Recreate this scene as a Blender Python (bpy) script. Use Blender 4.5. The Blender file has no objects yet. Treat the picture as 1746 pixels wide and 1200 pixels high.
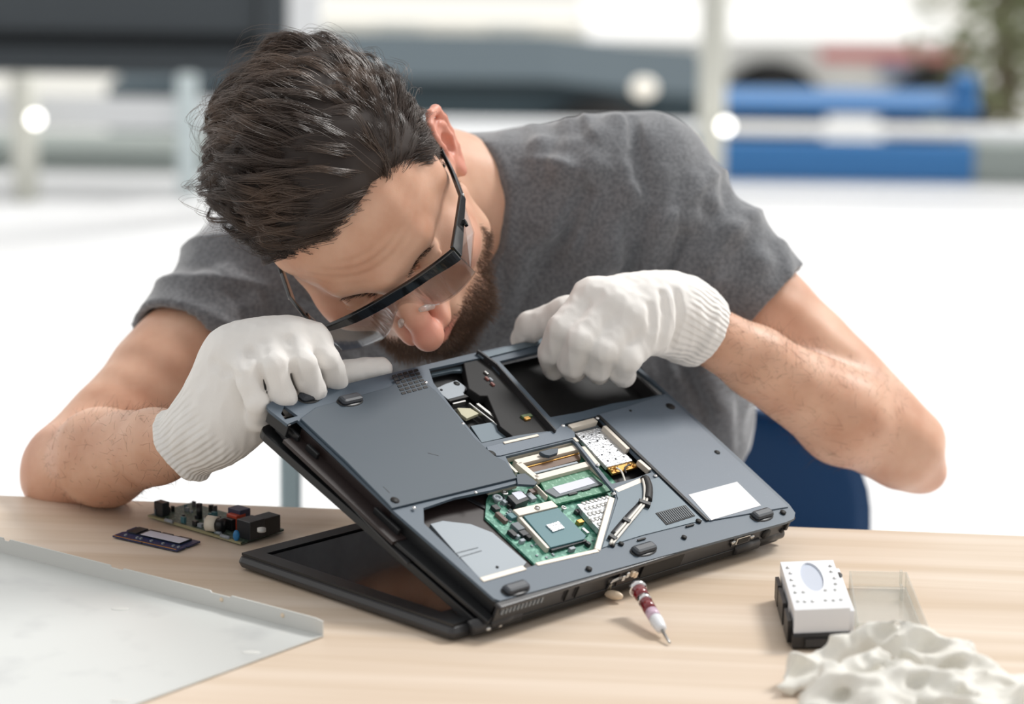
import bpy, math, random
import numpy as np
from mathutils import Vector, Matrix, geometry
random.seed(7)
rng = np.random.default_rng(11)
scene = bpy.context.scene
col = scene.collection

# ------------------------------------------------------------------ camera
IW, IH = 1746, 1200
CAM = np.array([.0176, -1.988, .682]); PITCH, FPX, ROLL = .2284, 4847., .0149
_f = np.array([0, math.cos(PITCH), -math.sin(PITCH)])
_r0 = np.array([1., 0, 0]); _u0 = np.cross(_r0, _f)
_r = _r0*math.cos(ROLL)+_u0*math.sin(ROLL); _u = -_r0*math.sin(ROLL)+_u0*math.cos(ROLL)
cam_data = bpy.data.cameras.new('camera'); cam = bpy.data.objects.new('camera', cam_data); col.objects.link(cam)
cam.matrix_world = Matrix(((_r[0], _u[0], -_f[0], CAM[0]), (_r[1], _u[1], -_f[1], CAM[1]), (_r[2], _u[2], -_f[2], CAM[2]), (0, 0, 0, 1)))
cam_data.sensor_width = 36; cam_data.lens = FPX/IW*36; cam_data.clip_start = .05; cam_data.clip_end = 200
cam_data.dof.use_dof = True; cam_data.dof.focus_distance = 2.27; cam_data.dof.aperture_fstop = 4.0
scene.camera = cam
scene.view_settings.view_transform = 'Standard'; scene.view_settings.look = 'None'
scene.view_settings.gamma = 1; scene.view_settings.use_curve_mapping = False
scene.view_settings.exposure = 0.08

# ------------------------------------------------------------------ light
world = bpy.data.worlds.new('world'); scene.world = world; world.use_nodes = True
wn = world.node_tree; wn.nodes.clear()
wo = wn.nodes.new('ShaderNodeOutputWorld'); wb = wn.nodes.new('ShaderNodeBackground')
tc = wn.nodes.new('ShaderNodeTexCoord'); sp = wn.nodes.new('ShaderNodeSeparateXYZ'); rp = wn.nodes.new('ShaderNodeValToRGB'); mr = wn.nodes.new('ShaderNodeMapRange')
wn.links.new(tc.outputs['Generated'], sp.inputs[0]); wn.links.new(sp.outputs['Y'], mr.inputs[0])
mr.inputs[1].default_value = -1; mr.inputs[2].default_value = 1
wn.links.new(mr.outputs[0], rp.inputs[0])
rp.color_ramp.elements[0].color = (.78, .775, .77, 1); rp.color_ramp.elements[0].position = .25
rp.color_ramp.elements[1].color = (1.25, 1.24, 1.21, 1); rp.color_ramp.elements[1].position = .8
wn.links.new(rp.outputs[0], wb.inputs[0]); wb.inputs[1].default_value = .80
wn.links.new(wb.outputs[0], wo.inputs[0])
def sun(name, d, energy, angle, color=(1, 1, 1)):
    l = bpy.data.lights.new(name, 'SUN'); l.energy = energy; l.angle = math.radians(angle); l.color = color
    o = bpy.data.objects.new(name, l); col.objects.link(o); o.location = (0, 0, 4)
    o.rotation_euler = Vector(d).to_track_quat('-Z', 'Y').to_euler(); return o
sun('sun_light', (-.55, -.42, -.80), 2.5, 16, (1, .985, .96))

# ------------------------------------------------------------------ pixel rays
def proj(P):
    d = np.asarray(P, float)-CAM; z = d@_f
    return np.stack([IW/2+FPX*(d@_r)/z, IH/2-FPX*(d@_u)/z], -1)
def ray(px, py): return _f+_r*(px-IW/2)/FPX+_u*(IH/2-py)/FPX
def at(px, py, Y): d = ray(px, py); return CAM+d*(Y-CAM[1])/d[1]
def atz(px, py, Z): d = ray(px, py); return CAM+d*(Z-CAM[2])/d[2]

# ------------------------------------------------------------------ materials
def s2l(c): return tuple((x/255/12.92 if x/255 <= .04045 else ((x/255+.055)/1.055)**2.4) for x in c)
def mat(name, rgb, rough=.5, metal=0., noise=None, bump=None, spec=.5, sss=0., emit=None, alpha=None, coat=0., sheen=0.):
    """rgb in sRGB 0..255; noise=(scale, rgb2, lo, hi); bump=(scale, strength, distance)"""
    m = bpy.data.materials.new(name); m.use_nodes = True; nt = m.node_tree; p = nt.nodes['Principled BSDF']
    c = s2l(rgb)+(1,)
    p.inputs['Base Color'].default_value = c; p.inputs['Roughness'].default_value = rough; p.inputs['Metallic'].default_value = metal
    p.inputs['Specular IOR Level'].default_value = spec; p.inputs['Coat Weight'].default_value = coat; p.inputs['Sheen Weight'].default_value = sheen
    tcn = nt.nodes.new('ShaderNodeTexCoord')
    if noise:
        sc, rgb2, lo, hi = noise
        n = nt.nodes.new('ShaderNodeTexNoise'); n.inputs['Detail'].default_value = 5
        if isinstance(sc, tuple):
            mp = nt.nodes.new('ShaderNodeMapping'); mp.inputs['Scale'].default_value = sc; nt.links.new(tcn.outputs['Object'], mp.inputs[0]); nt.links.new(mp.outputs[0], n.inputs['Vector']); n.inputs['Scale'].default_value = 1
        else:
            nt.links.new(tcn.outputs['Object'], n.inputs['Vector']); n.inputs['Scale'].default_value = sc
        r = nt.nodes.new('ShaderNodeValToRGB'); r.color_ramp.elements[0].position = lo; r.color_ramp.elements[1].position = hi
        r.color_ramp.elements[0].color = c; r.color_ramp.elements[1].color = s2l(rgb2)+(1,)
        nt.links.new(n.outputs['Fac'], r.inputs[0]); nt.links.new(r.outputs[0], p.inputs['Base Color'])
        m['ramp'] = r.name
    if bump:
        n = nt.nodes.new('ShaderNodeTexNoise'); n.inputs['Scale'].default_value = bump[0]; n.inputs['Detail'].default_value = 4
        nt.links.new(tcn.outputs['Object'], n.inputs['Vector'])
        b = nt.nodes.new('ShaderNodeBump'); b.inputs['Strength'].default_value = bump[1]; b.inputs['Distance'].default_value = bump[2]
        nt.links.new(n.outputs['Fac'], b.inputs['Height']); nt.links.new(b.outputs[0], p.inputs['Normal'])
    if sss:
        p.inputs['Subsurface Weight'].default_value = sss; p.inputs['Subsurface Radius'].default_value = (1, .4, .25); p.inputs['Subsurface Scale'].default_value = .006
    if emit:
        p.inputs['Emission Color'].default_value = s2l(emit[0])+(1,); p.inputs['Emission Strength'].default_value = emit[1]
    if alpha is not None: p.inputs['Alpha'].default_value = alpha
    return m
def clear_mat(name, tint, refl=.12, rough=.03, diff=0., fres=.6):
    m = bpy.data.materials.new(name); m.use_nodes = True; nt = m.node_tree; nt.nodes.clear()
    o = nt.nodes.new('ShaderNodeOutputMaterial'); t = nt.nodes.new('ShaderNodeBsdfTransparent'); g = nt.nodes.new('ShaderNodeBsdfGlossy'); mx = nt.nodes.new('ShaderNodeMixShader')
    t.inputs[0].default_value = s2l(tint)+(1,); g.inputs['Roughness'].default_value = rough
    fr = nt.nodes.new('ShaderNodeLayerWeight'); fr.inputs[0].default_value = .35
    ma = nt.nodes.new('ShaderNodeMath'); ma.operation = 'MULTIPLY_ADD'; ma.inputs[1].default_value = fres; ma.inputs[2].default_value = refl*.5
    nt.links.new(fr.outputs['Fresnel'], ma.inputs[0]); nt.links.new(ma.outputs[0], mx.inputs[0])
    nt.links.new(t.outputs[0], mx.inputs[1]); nt.links.new(g.outputs[0], mx.inputs[2])
    if diff:
        d = nt.nodes.new('ShaderNodeBsdfDiffuse'); d.inputs[0].default_value = (.9, .9, .88, 1); m2 = nt.nodes.new('ShaderNodeMixShader'); m2.inputs[0].default_value = diff
        nt.links.new(mx.outputs[0], m2.inputs[1]); nt.links.new(d.outputs[0], m2.inputs[2]); nt.links.new(m2.outputs[0], o.inputs[0])
    else: nt.links.new(mx.outputs[0], o.inputs[0])
    return m

def skin_material():
    m = mat('skin', (214, 164, 138), .46, bump=(900, .18, .0006), sss=.25, spec=.45)
    nt = m.node_tree; p = nt.nodes['Principled BSDF']
    tcn = nt.nodes.new('ShaderNodeTexCoord')
    n = nt.nodes.new('ShaderNodeTexNoise'); n.inputs['Scale'].default_value = 28; n.inputs['Detail'].default_value = 6; nt.links.new(tcn.outputs['Object'], n.inputs['Vector'])
    r = nt.nodes.new('ShaderNodeValToRGB'); r.color_ramp.elements[0].position = .3; r.color_ramp.elements[1].position = .72
    r.color_ramp.elements[0].color = s2l((222, 180, 154))+(1,); r.color_ramp.elements[1].color = s2l((202, 152, 125))+(1,)
    nt.links.new(n.outputs['Fac'], r.inputs[0])
    a = nt.nodes.new('ShaderNodeAttribute'); a.attribute_name = 'flush'
    mx = nt.nodes.new('ShaderNodeMix'); mx.data_type = 'RGBA'; mx.inputs['B'].default_value = s2l((214, 104, 96))+(1,)
    nt.links.new(a.outputs['Fac'], mx.inputs['Factor']); nt.links.new(r.outputs[0], mx.inputs['A'])
    a2 = nt.nodes.new('ShaderNodeAttribute'); a2.attribute_name = 'stubble'
    mx2 = nt.nodes.new('ShaderNodeMix'); mx2.data_type = 'RGBA'; mx2.inputs['B'].default_value = s2l((88, 66, 54))+(1,)
    nt.links.new(a2.outputs['Fac'], mx2.inputs['Factor']); nt.links.new(mx.outputs['Result'], mx2.inputs['A'])
    nt.links.new(mx2.outputs['Result'], p.inputs['Base Color'])
    return m
def knit_material():
    m = mat('glove_knit', (236, 233, 229), .85, spec=.2, sheen=.2); nt = m.node_tree; p = nt.nodes['Principled BSDF']
    a = nt.nodes.new('ShaderNodeAttribute'); a.attribute_name = 'rib'; b = nt.nodes.new('ShaderNodeAttribute'); b.attribute_name = 'cuff'
    mu = nt.nodes.new('ShaderNodeMath'); mu.operation = 'MULTIPLY'; mu.inputs[1].default_value = 1.0; nt.links.new(a.outputs['Fac'], mu.inputs[0])
    si = nt.nodes.new('ShaderNodeMath'); si.operation = 'SINE'; nt.links.new(mu.outputs[0], si.inputs[0])
    m2 = nt.nodes.new('ShaderNodeMath'); m2.operation = 'MULTIPLY'; nt.links.new(si.outputs[0], m2.inputs[0]); nt.links.new(b.outputs['Fac'], m2.inputs[1])
    tcn = nt.nodes.new('ShaderNodeTexCoord'); v = nt.nodes.new('ShaderNodeTexNoise'); v.inputs['Scale'].default_value = 1400; nt.links.new(tcn.outputs['Object'], v.inputs['Vector'])
    m3 = nt.nodes.new('ShaderNodeMath'); m3.operation = 'MULTIPLY_ADD'; m3.inputs[1].default_value = .35; nt.links.new(v.outputs['Fac'], m3.inputs[0]); nt.links.new(m2.outputs[0], m3.inputs[2])
    bp = nt.nodes.new('ShaderNodeBump'); bp.inputs['Strength'].default_value = .8; bp.inputs['Distance'].default_value = .0005
    nt.links.new(m3.outputs[0], bp.inputs['Height']); nt.links.new(bp.outputs[0], p.inputs['Normal'])
    return m
def wood_material():
    m = mat('light_wood', (214, 190, 164), .42, spec=.4); nt = m.node_tree; p = nt.nodes['Principled BSDF']
    tcn = nt.nodes.new('ShaderNodeTexCoord'); mp = nt.nodes.new('ShaderNodeMapping'); mp.inputs['Scale'].default_value = (1.1, 26, 26); nt.links.new(tcn.outputs['Object'], mp.inputs[0])
    n = nt.nodes.new('ShaderNodeTexNoise'); n.inputs['Scale'].default_value = 1.3; n.inputs['Detail'].default_value = 7; n.inputs['Distortion'].default_value = .5; nt.links.new(mp.outputs[0], n.inputs['Vector'])
    r = nt.nodes.new('ShaderNodeValToRGB'); e = r.color_ramp.elements; e[0].position = .30; e[0].color = s2l((204, 184, 161))+(1,); e[1].position = .70; e[1].color = s2l((224, 209, 193))+(1,)
    nt.links.new(n.outputs['Fac'], r.inputs[0])
    # broad staves glued side by side, each a little different
    sep = nt.nodes.new('ShaderNodeSeparateXYZ'); nt.links.new(tcn.outputs['Object'], sep.inputs[0])
    dv = nt.nodes.new('ShaderNodeMath'); dv.operation = 'MULTIPLY'; dv.inputs[1].default_value = 1/.09; nt.links.new(sep.outputs['Y'], dv.inputs[0])
    fl = nt.nodes.new('ShaderNodeMath'); fl.operation = 'FLOOR'; nt.links.new(dv.outputs[0], fl.inputs[0])
    wn_ = nt.nodes.new('ShaderNodeTexWhiteNoise'); wn_.noise_dimensions = '1D'; nt.links.new(fl.outputs[0], wn_.inputs['W'])
    mx = nt.nodes.new('ShaderNodeMix'); mx.data_type = 'RGBA'; mx.blend_type = 'MULTIPLY'; mx.inputs['Factor'].default_value = .5
    r2 = nt.nodes.new('ShaderNodeValToRGB'); r2.color_ramp.elements[0].color = (.88, .83, .79, 1); r2.color_ramp.elements[1].color = (1, 1, 1, 1)
    nt.links.new(wn_.outputs['Value'], r2.inputs[0]); nt.links.new(r.outputs[0], mx.inputs['A']); nt.links.new(r2.outputs[0], mx.inputs['B'])
    nt.links.new(mx.outputs['Result'], p.inputs['Base Color'])
    return m

M = dict(
 skin=skin_material(), knit=knit_material(), wood=wood_material(),
 shirt=mat('grey_jersey', (95, 97, 101), .9, noise=(320, (119, 121, 125), .36, .66), bump=(1500, .25, .0005), spec=.12, sheen=.5),
 seam=mat('dark_neckband', (70, 70, 73), .9, spec=.15), jeans=mat('navy_denim', (38, 52, 80), .9), shoe=mat('white_leather', (215, 215, 212), .6),
 hair=mat('brown_hair', (66, 51, 42), .34, spec=.8, noise=(16, (116, 92, 74), .44, .74)), beard=mat('beard_hair', (104, 78, 60), .45), brow=mat('brow_hair', (58, 46, 40), .5),
 scalp=mat('scalp_hair', (46, 36, 31), .7), armhair=mat('arm_hair', (96, 70, 54), .5),
 eye=mat('eye_white', (225, 220, 214), .2),
 slate=mat('slate_plastic', (76, 90, 103), .46, spec=.5, bump=(2200, .12, .0003)),
 panel=mat('slate_cover', (52, 67, 79), .5, bump=(2500, .1, .0003)),
 grey=mat('grey_cover', (94, 106, 119), .46, noise=(900, (114, 126, 138), .62, .75)),
 black=mat('black_plastic', (26, 27, 29), .38), matte=mat('matte_black', (15, 15, 16), .7), edge=mat('edge_plastic', (50, 50, 52), .35),
 inner=mat('inner_brown', (40, 30, 29), .5), cavity=mat('cavity_black', (12, 12, 13), .6), screen=mat('screen_black', (10, 11, 13), .12, coat=.5),
 rubber=mat('dark_rubber', (52, 57, 64), .4), steel=mat('steel', (200, 200, 198), .28, metal=1.), chrome=mat('chrome', (225, 225, 225), .1, metal=1.),
 plate=mat('pale_metal', (150, 158, 165), .55, metal=.1), rail=mat('cream_rail', (214, 205, 192), .4, metal=.15), foil=mat('silver_foil', (205, 208, 212), .25, metal=.7, bump=(500, .8, .001)),
 pcb=mat('green_pcb', (60, 128, 108), .4, noise=(260, (122, 184, 160), .50, .62)), pcb2=mat('light_green_pcb', (74, 134, 104), .4, noise=(300, (140, 186, 160), .55, .66)),
 teal=mat('teal_substrate', (72, 116, 124), .35), chip=mat('chip_black', (36, 38, 42), .35), chipgrey=mat('chip_grey', (92, 100, 106), .4), brownslot=mat('brown_slot', (110, 84, 66), .5), gold=mat('gold', (206, 160, 92), .3, metal=.9),
 sticker=mat('white_sticker', (226, 226, 228), .6), label=mat('pale_label', (206, 208, 222), .5), blue_sheet=mat('blue_sheet', (98, 113, 123), .45, metal=.1),
 cream=mat('cream_plastic', (226, 206, 180), .45), cable=mat('white_cable', (222, 218, 210), .4), beige=mat('beige_bar', (150, 144, 122), .5),
 navy=mat('navy_pcb', (34, 44, 84), .4, noise=(500, (66, 78, 112), .56, .68)), dgreen=mat('dark_green_pcb', (54, 74, 62), .5, noise=(420, (120, 140, 126), .55, .7)), pcbedge=mat('board_edge', (150, 146, 112), .6),
 red=mat('copper_red', (190, 76, 52), .35), bluecap=mat('blue_capacitor', (44, 120, 176), .3), ring=mat('white_coil', (222, 216, 200), .5),
 lensblk=mat('gloss_black', (12, 13, 15), .15, coat=.6), lens=clear_mat('clear_lens', (240, 241, 242), .05, .03, 0., .42), pad=clear_mat('clear_pad', (240, 236, 230), .03, .3, .25, .15),
 acrylic=clear_mat('clear_acrylic', (250, 251, 250), .04, .08, .10, .25),
 redac=mat('red_acrylic', (118, 22, 30), .15, coat=.6), pinkac=mat('pink_band', (206, 178, 196), .3),
 white=mat('white_plastic', (226, 228, 232), .35), oval=mat('pale_blue_oval', (192, 200, 214), .35), blkbase=mat('black_base', (30, 28, 28), .45),
 sheet=mat('pale_steel_sheet', (212, 214, 212), .36, metal=.25, noise=(14, (190, 192, 192), .55, .78)), sheetlip=mat('pale_lip', (206, 206, 202), .5),
 floor=mat('white_floor', (238, 238, 238), .6, noise=(1.2, (228, 229, 230), .4, .7)), chair=mat('blue_chair', (28, 70, 114), .55), wht=mat('white_paint', (230, 232, 234), .5), palepost=mat('pale_teal_post', (206, 218, 220), .5), tealpost=mat('grey_teal', (150, 168, 172), .5),
 dark=mat('charcoal_slats', (62, 68, 73), .6), dark2=mat('dark_groove', (30, 34, 38), .7), bluewall=mat('blue_panel', (52, 118, 178), .5), graywall=mat('grey_kerb', (150, 158, 154), .7),
 slatecar=mat('slate_car', (74, 88, 96), .7, spec=.2), glassdark=mat('dark_window', (40, 50, 56), .1), vanw=mat('van_white', (252, 252, 250), .4), vanred=mat('faded_red', (232, 150, 150), .5), tyre=mat('tyre', (30, 30, 30), .8),
 leaf=mat('leaf_green', (132, 138, 104), .7), bark=mat('bark', (110, 98, 84), .8), lamp=mat('glint_glow', (255, 250, 240), .3, emit=((255, 252, 246), 5)), polem=mat('pole_beige', (210, 210, 200), .5),  # the lamp entry is emission standing in for specular highlights on the posts
 stoneband=mat('pale_ledge', (226, 228, 230), .6),
)
# bag: thin translucent film
def bag_material():
    m = bpy.data.materials.new('crumpled_film'); m.use_nodes = True; nt = m.node_tree; p = nt.nodes['Principled BSDF']
    p.inputs['Base Color'].default_value = s2l((244, 242, 235))+(1,); p.inputs['Roughness'].default_value = .4; p.inputs['Alpha'].default_value = 1
    p.inputs['Transmission Weight'].default_value = .25; p.inputs['IOR'].default_value = 1.2
    return m
M['bag'] = bag_material()

# ------------------------------------------------------------------ object helpers
def tag(o, label=None, cat=None, group=None, kind=None):
    if label: o['label'] = label
    if cat: o['category'] = cat
    if group: o['group'] = group
    if kind: o['kind'] = kind
    return o
def empty(name, loc=(0, 0, 0), label=None, cat=None, group=None, mw=None):
    o = bpy.data.objects.new(name, None); col.objects.link(o); o.location = loc; o.empty_display_size = .02
    if mw is not None: o.matrix_world = mw
    return tag(o, label, cat, group)
class MB:
    """collects shapes as raw verts and faces, becomes ONE mesh object"""
    def __init__(s): s.v = []; s.f = []; s.sm = []
    def add(s, v, f, smooth=False):
        b = len(s.v); s.v += [tuple(map(float, x)) for x in v]; s.f += [tuple(b+i for i in q) for q in f]; s.sm += [smooth]*len(f); return s
    def box(s, c, d, R=None, bev=0.):
        c = np.array(c, float); d = np.array(d, float)/2; R = np.eye(3) if R is None else np.array(R)
        if bev <= 0:
            v = [c+R@(d*np.array(k)) for k in ((-1,-1,-1),(1,-1,-1),(1,1,-1),(-1,1,-1),(-1,-1,1),(1,-1,1),(1,1,1),(-1,1,1))]
            return s.add(v, [(0,3,2,1),(4,5,6,7),(0,1,5,4),(1,2,6,5),(2,3,7,6),(3,0,4,7)])
        bev = min(bev, *(d*.98)); rings = []
        def ring(hx, hy, z, r):
            o = []
            for sx, sy, a0 in ((1,1,0),(-1,1,90),(-1,-1,180),(1,-1,270)):
                for k in range(4):
                    a = math.radians(a0+k*30); o.append(c+R@np.array([sx*(hx-r)+r*math.cos(a), sy*(hy-r)+r*math.sin(a), z]))
            return o
        bz = bev*.999; q = bev*.3
        rings = [ring(d[0]-bz, d[1]-bz, -d[2], q*.4), ring(d[0]-q, d[1]-q, -d[2]+q, bev*.8), ring(d[0], d[1], -d[2]+bz, bev), ring(d[0], d[1], d[2]-bz, bev), ring(d[0]-q, d[1]-q, d[2]-q, bev*.8), ring(d[0]-bz, d[1]-bz, d[2], q*.4)]
        n = 16; v = sum(rings, []); f = []
        for i in range(5):
            for k in range(n): f.append((i*n+k, i*n+(k+1) % n, (i+1)*n+(k+1) % n, (i+1)*n+k))
        f.append(tuple(range(n))[::-1]); f.append(tuple(5*n+k for k in range(n)))
        return s.add(v, f)
    def prism(s, poly, z0, z1, F=None, holes=()):
        """polygon (with holes) in the local xy plane, extruded between z0 and z1; F maps (x,y,z) to a point"""
        F = F or (lambda x, y, z: (x, y, z))
        pts = [Vector(p) for p in poly]; faces = [list(range(len(pts)))]
        for h in holes:
            b = len(pts); pts += [Vector(p) for p in h]; faces.append(list(range(b, b+len(h))))
        edges = [(q[i], q[(i+1) % len(q)]) for q in faces for i in range(len(q))]
        V2, E2, T, *_ = geometry.delaunay_2d_cdt(pts, edges, [], 0, 1e-7)
        def inside(c, pl):
            r = False
            for i in range(len(pl)):
                a, b = pl[i], pl[(i+1) % len(pl)]
                if (a[1] > c[1]) != (b[1] > c[1]) and c[0] < (b[0]-a[0])*(c[1]-a[1])/(b[1]-a[1])+a[0]: r = not r
            return r
        keep = []
        for t in T:
            c = sum((V2[i] for i in t), Vector((0, 0)))/len(t)
            if inside(c, poly) and not any(inside(c, h) for h in holes): keep.append(tuple(t))
        n = len(V2); v = [F(p[0], p[1], z0) for p in V2]+[F(p[0], p[1], z1) for p in V2]
        f = [t[::-1] for t in keep]+[tuple(i+n for i in t) for t in keep]
        cnt = {}
        for t in keep:
            for i in range(len(t)):
                e = (t[i], t[(i+1) % len(t)]); cnt[e] = 1
        for (a, b) in list(cnt):
            if (b, a) not in cnt: f.append((a, b, b+n, a+n))
        return s.add(v, f)
    def tube(s, pts, r, n=10, cap=True):
        pts = [np.array(p, float) for p in pts]; rs = r if hasattr(r, '__len__') else [r]*len(pts)
        v = []; up = None
        for i, p in enumerate(pts):
            t = pts[min(i+1, len(pts)-1)]-pts[max(i-1, 0)]; t = t/(np.linalg.norm(t)+1e-12)
            if up is None: up = np.array([0, 0, 1.]) if abs(t[2]) < .9 else np.array([1., 0, 0])
            a = np.cross(t, up); a /= np.linalg.norm(a)+1e-12; b = np.cross(a, t); up = b
            for k in range(n):
                w = 2*math.pi*k/n; v.append(p+rs[i]*(a*math.cos(w)+b*math.sin(w)))
        f = [(i*n+k, i*n+(k+1) % n, (i+1)*n+(k+1) % n, (i+1)*n+k) for i in range(len(pts)-1) for k in range(n)]
        if cap: f += [tuple(range(n))[::-1], tuple((len(pts)-1)*n+k for k in range(n))]
        return s.add(v, f, True)
    def ball(s, c, rad, R=None, n=16, m=10):
        c = np.array(c, float); R = np.eye(3) if R is None else R; rad = np.array(rad if hasattr(rad, '__len__') else [rad]*3)
        v = [c+R@(rad*np.array([0, 0, -1.]))]
        for i in range(1, m):
            a = math.pi*i/m-math.pi/2
            for k in range(n):
                w = 2*math.pi*k/n; v.append(c+R@(rad*np.array([math.cos(a)*math.cos(w), math.cos(a)*math.sin(w), math.sin(a)])))
        v.append(c+R@(rad*np.array([0, 0, 1.]))); f = [(0, 1+(k+1) % n, 1+k) for k in range(n)]
        for i in range(m-2):
            for k in range(n): f.append((1+i*n+k, 1+i*n+(k+1) % n, 1+(i+1)*n+(k+1) % n, 1+(i+1)*n+k))
        L = len(v)-1; f += [(1+(m-2)*n+k, 1+(m-2)*n+(k+1) % n, L) for k in range(n)]
        return s.add(v, f, True)
    def build(s, name, m, parent=None):
        me = bpy.data.meshes.new(name); me.from_pydata(s.v, [], s.f); me.polygons.foreach_set('use_smooth', s.sm); me.materials.append(m); me.update()
        o = bpy.data.objects.new(name, me); col.objects.link(o)
        if parent is not None: o.parent = parent
        return o
def bevel(o, w, seg=2):
    b = o.modifiers.new('bevel', 'BEVEL'); b.width = w; b.segments = seg; b.limit_method = 'ANGLE'; b.angle_limit = math.radians(40); return o
def raw_mesh(name, V, Q, m, parent=None, smooth=True):
    """fast mesh from arrays; Q is (n,3) or (n,4)"""
    me = bpy.data.meshes.new(name); k = Q.shape[1]
    me.vertices.add(len(V)); me.vertices.foreach_set('co', np.ascontiguousarray(V, np.float32).ravel())
    me.loops.add(Q.size); me.loops.foreach_set('vertex_index', np.ascontiguousarray(Q, np.int32).ravel())
    me.polygons.add(len(Q)); me.polygons.foreach_set('loop_start', np.arange(0, Q.size, k, dtype=np.int32))
    me.update(calc_edges=True); me.polygons.foreach_set('use_smooth', np.full(len(Q), smooth)); me.materials.append(m)
    o = bpy.data.objects.new(name, me); col.objects.link(o)
    if parent is not None: o.parent = parent
    return o
def attr(o, name, vals):
    a = o.data.attributes.new(name, 'FLOAT', 'POINT'); a.data.foreach_set('value', np.asarray(vals, np.float32))

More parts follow.
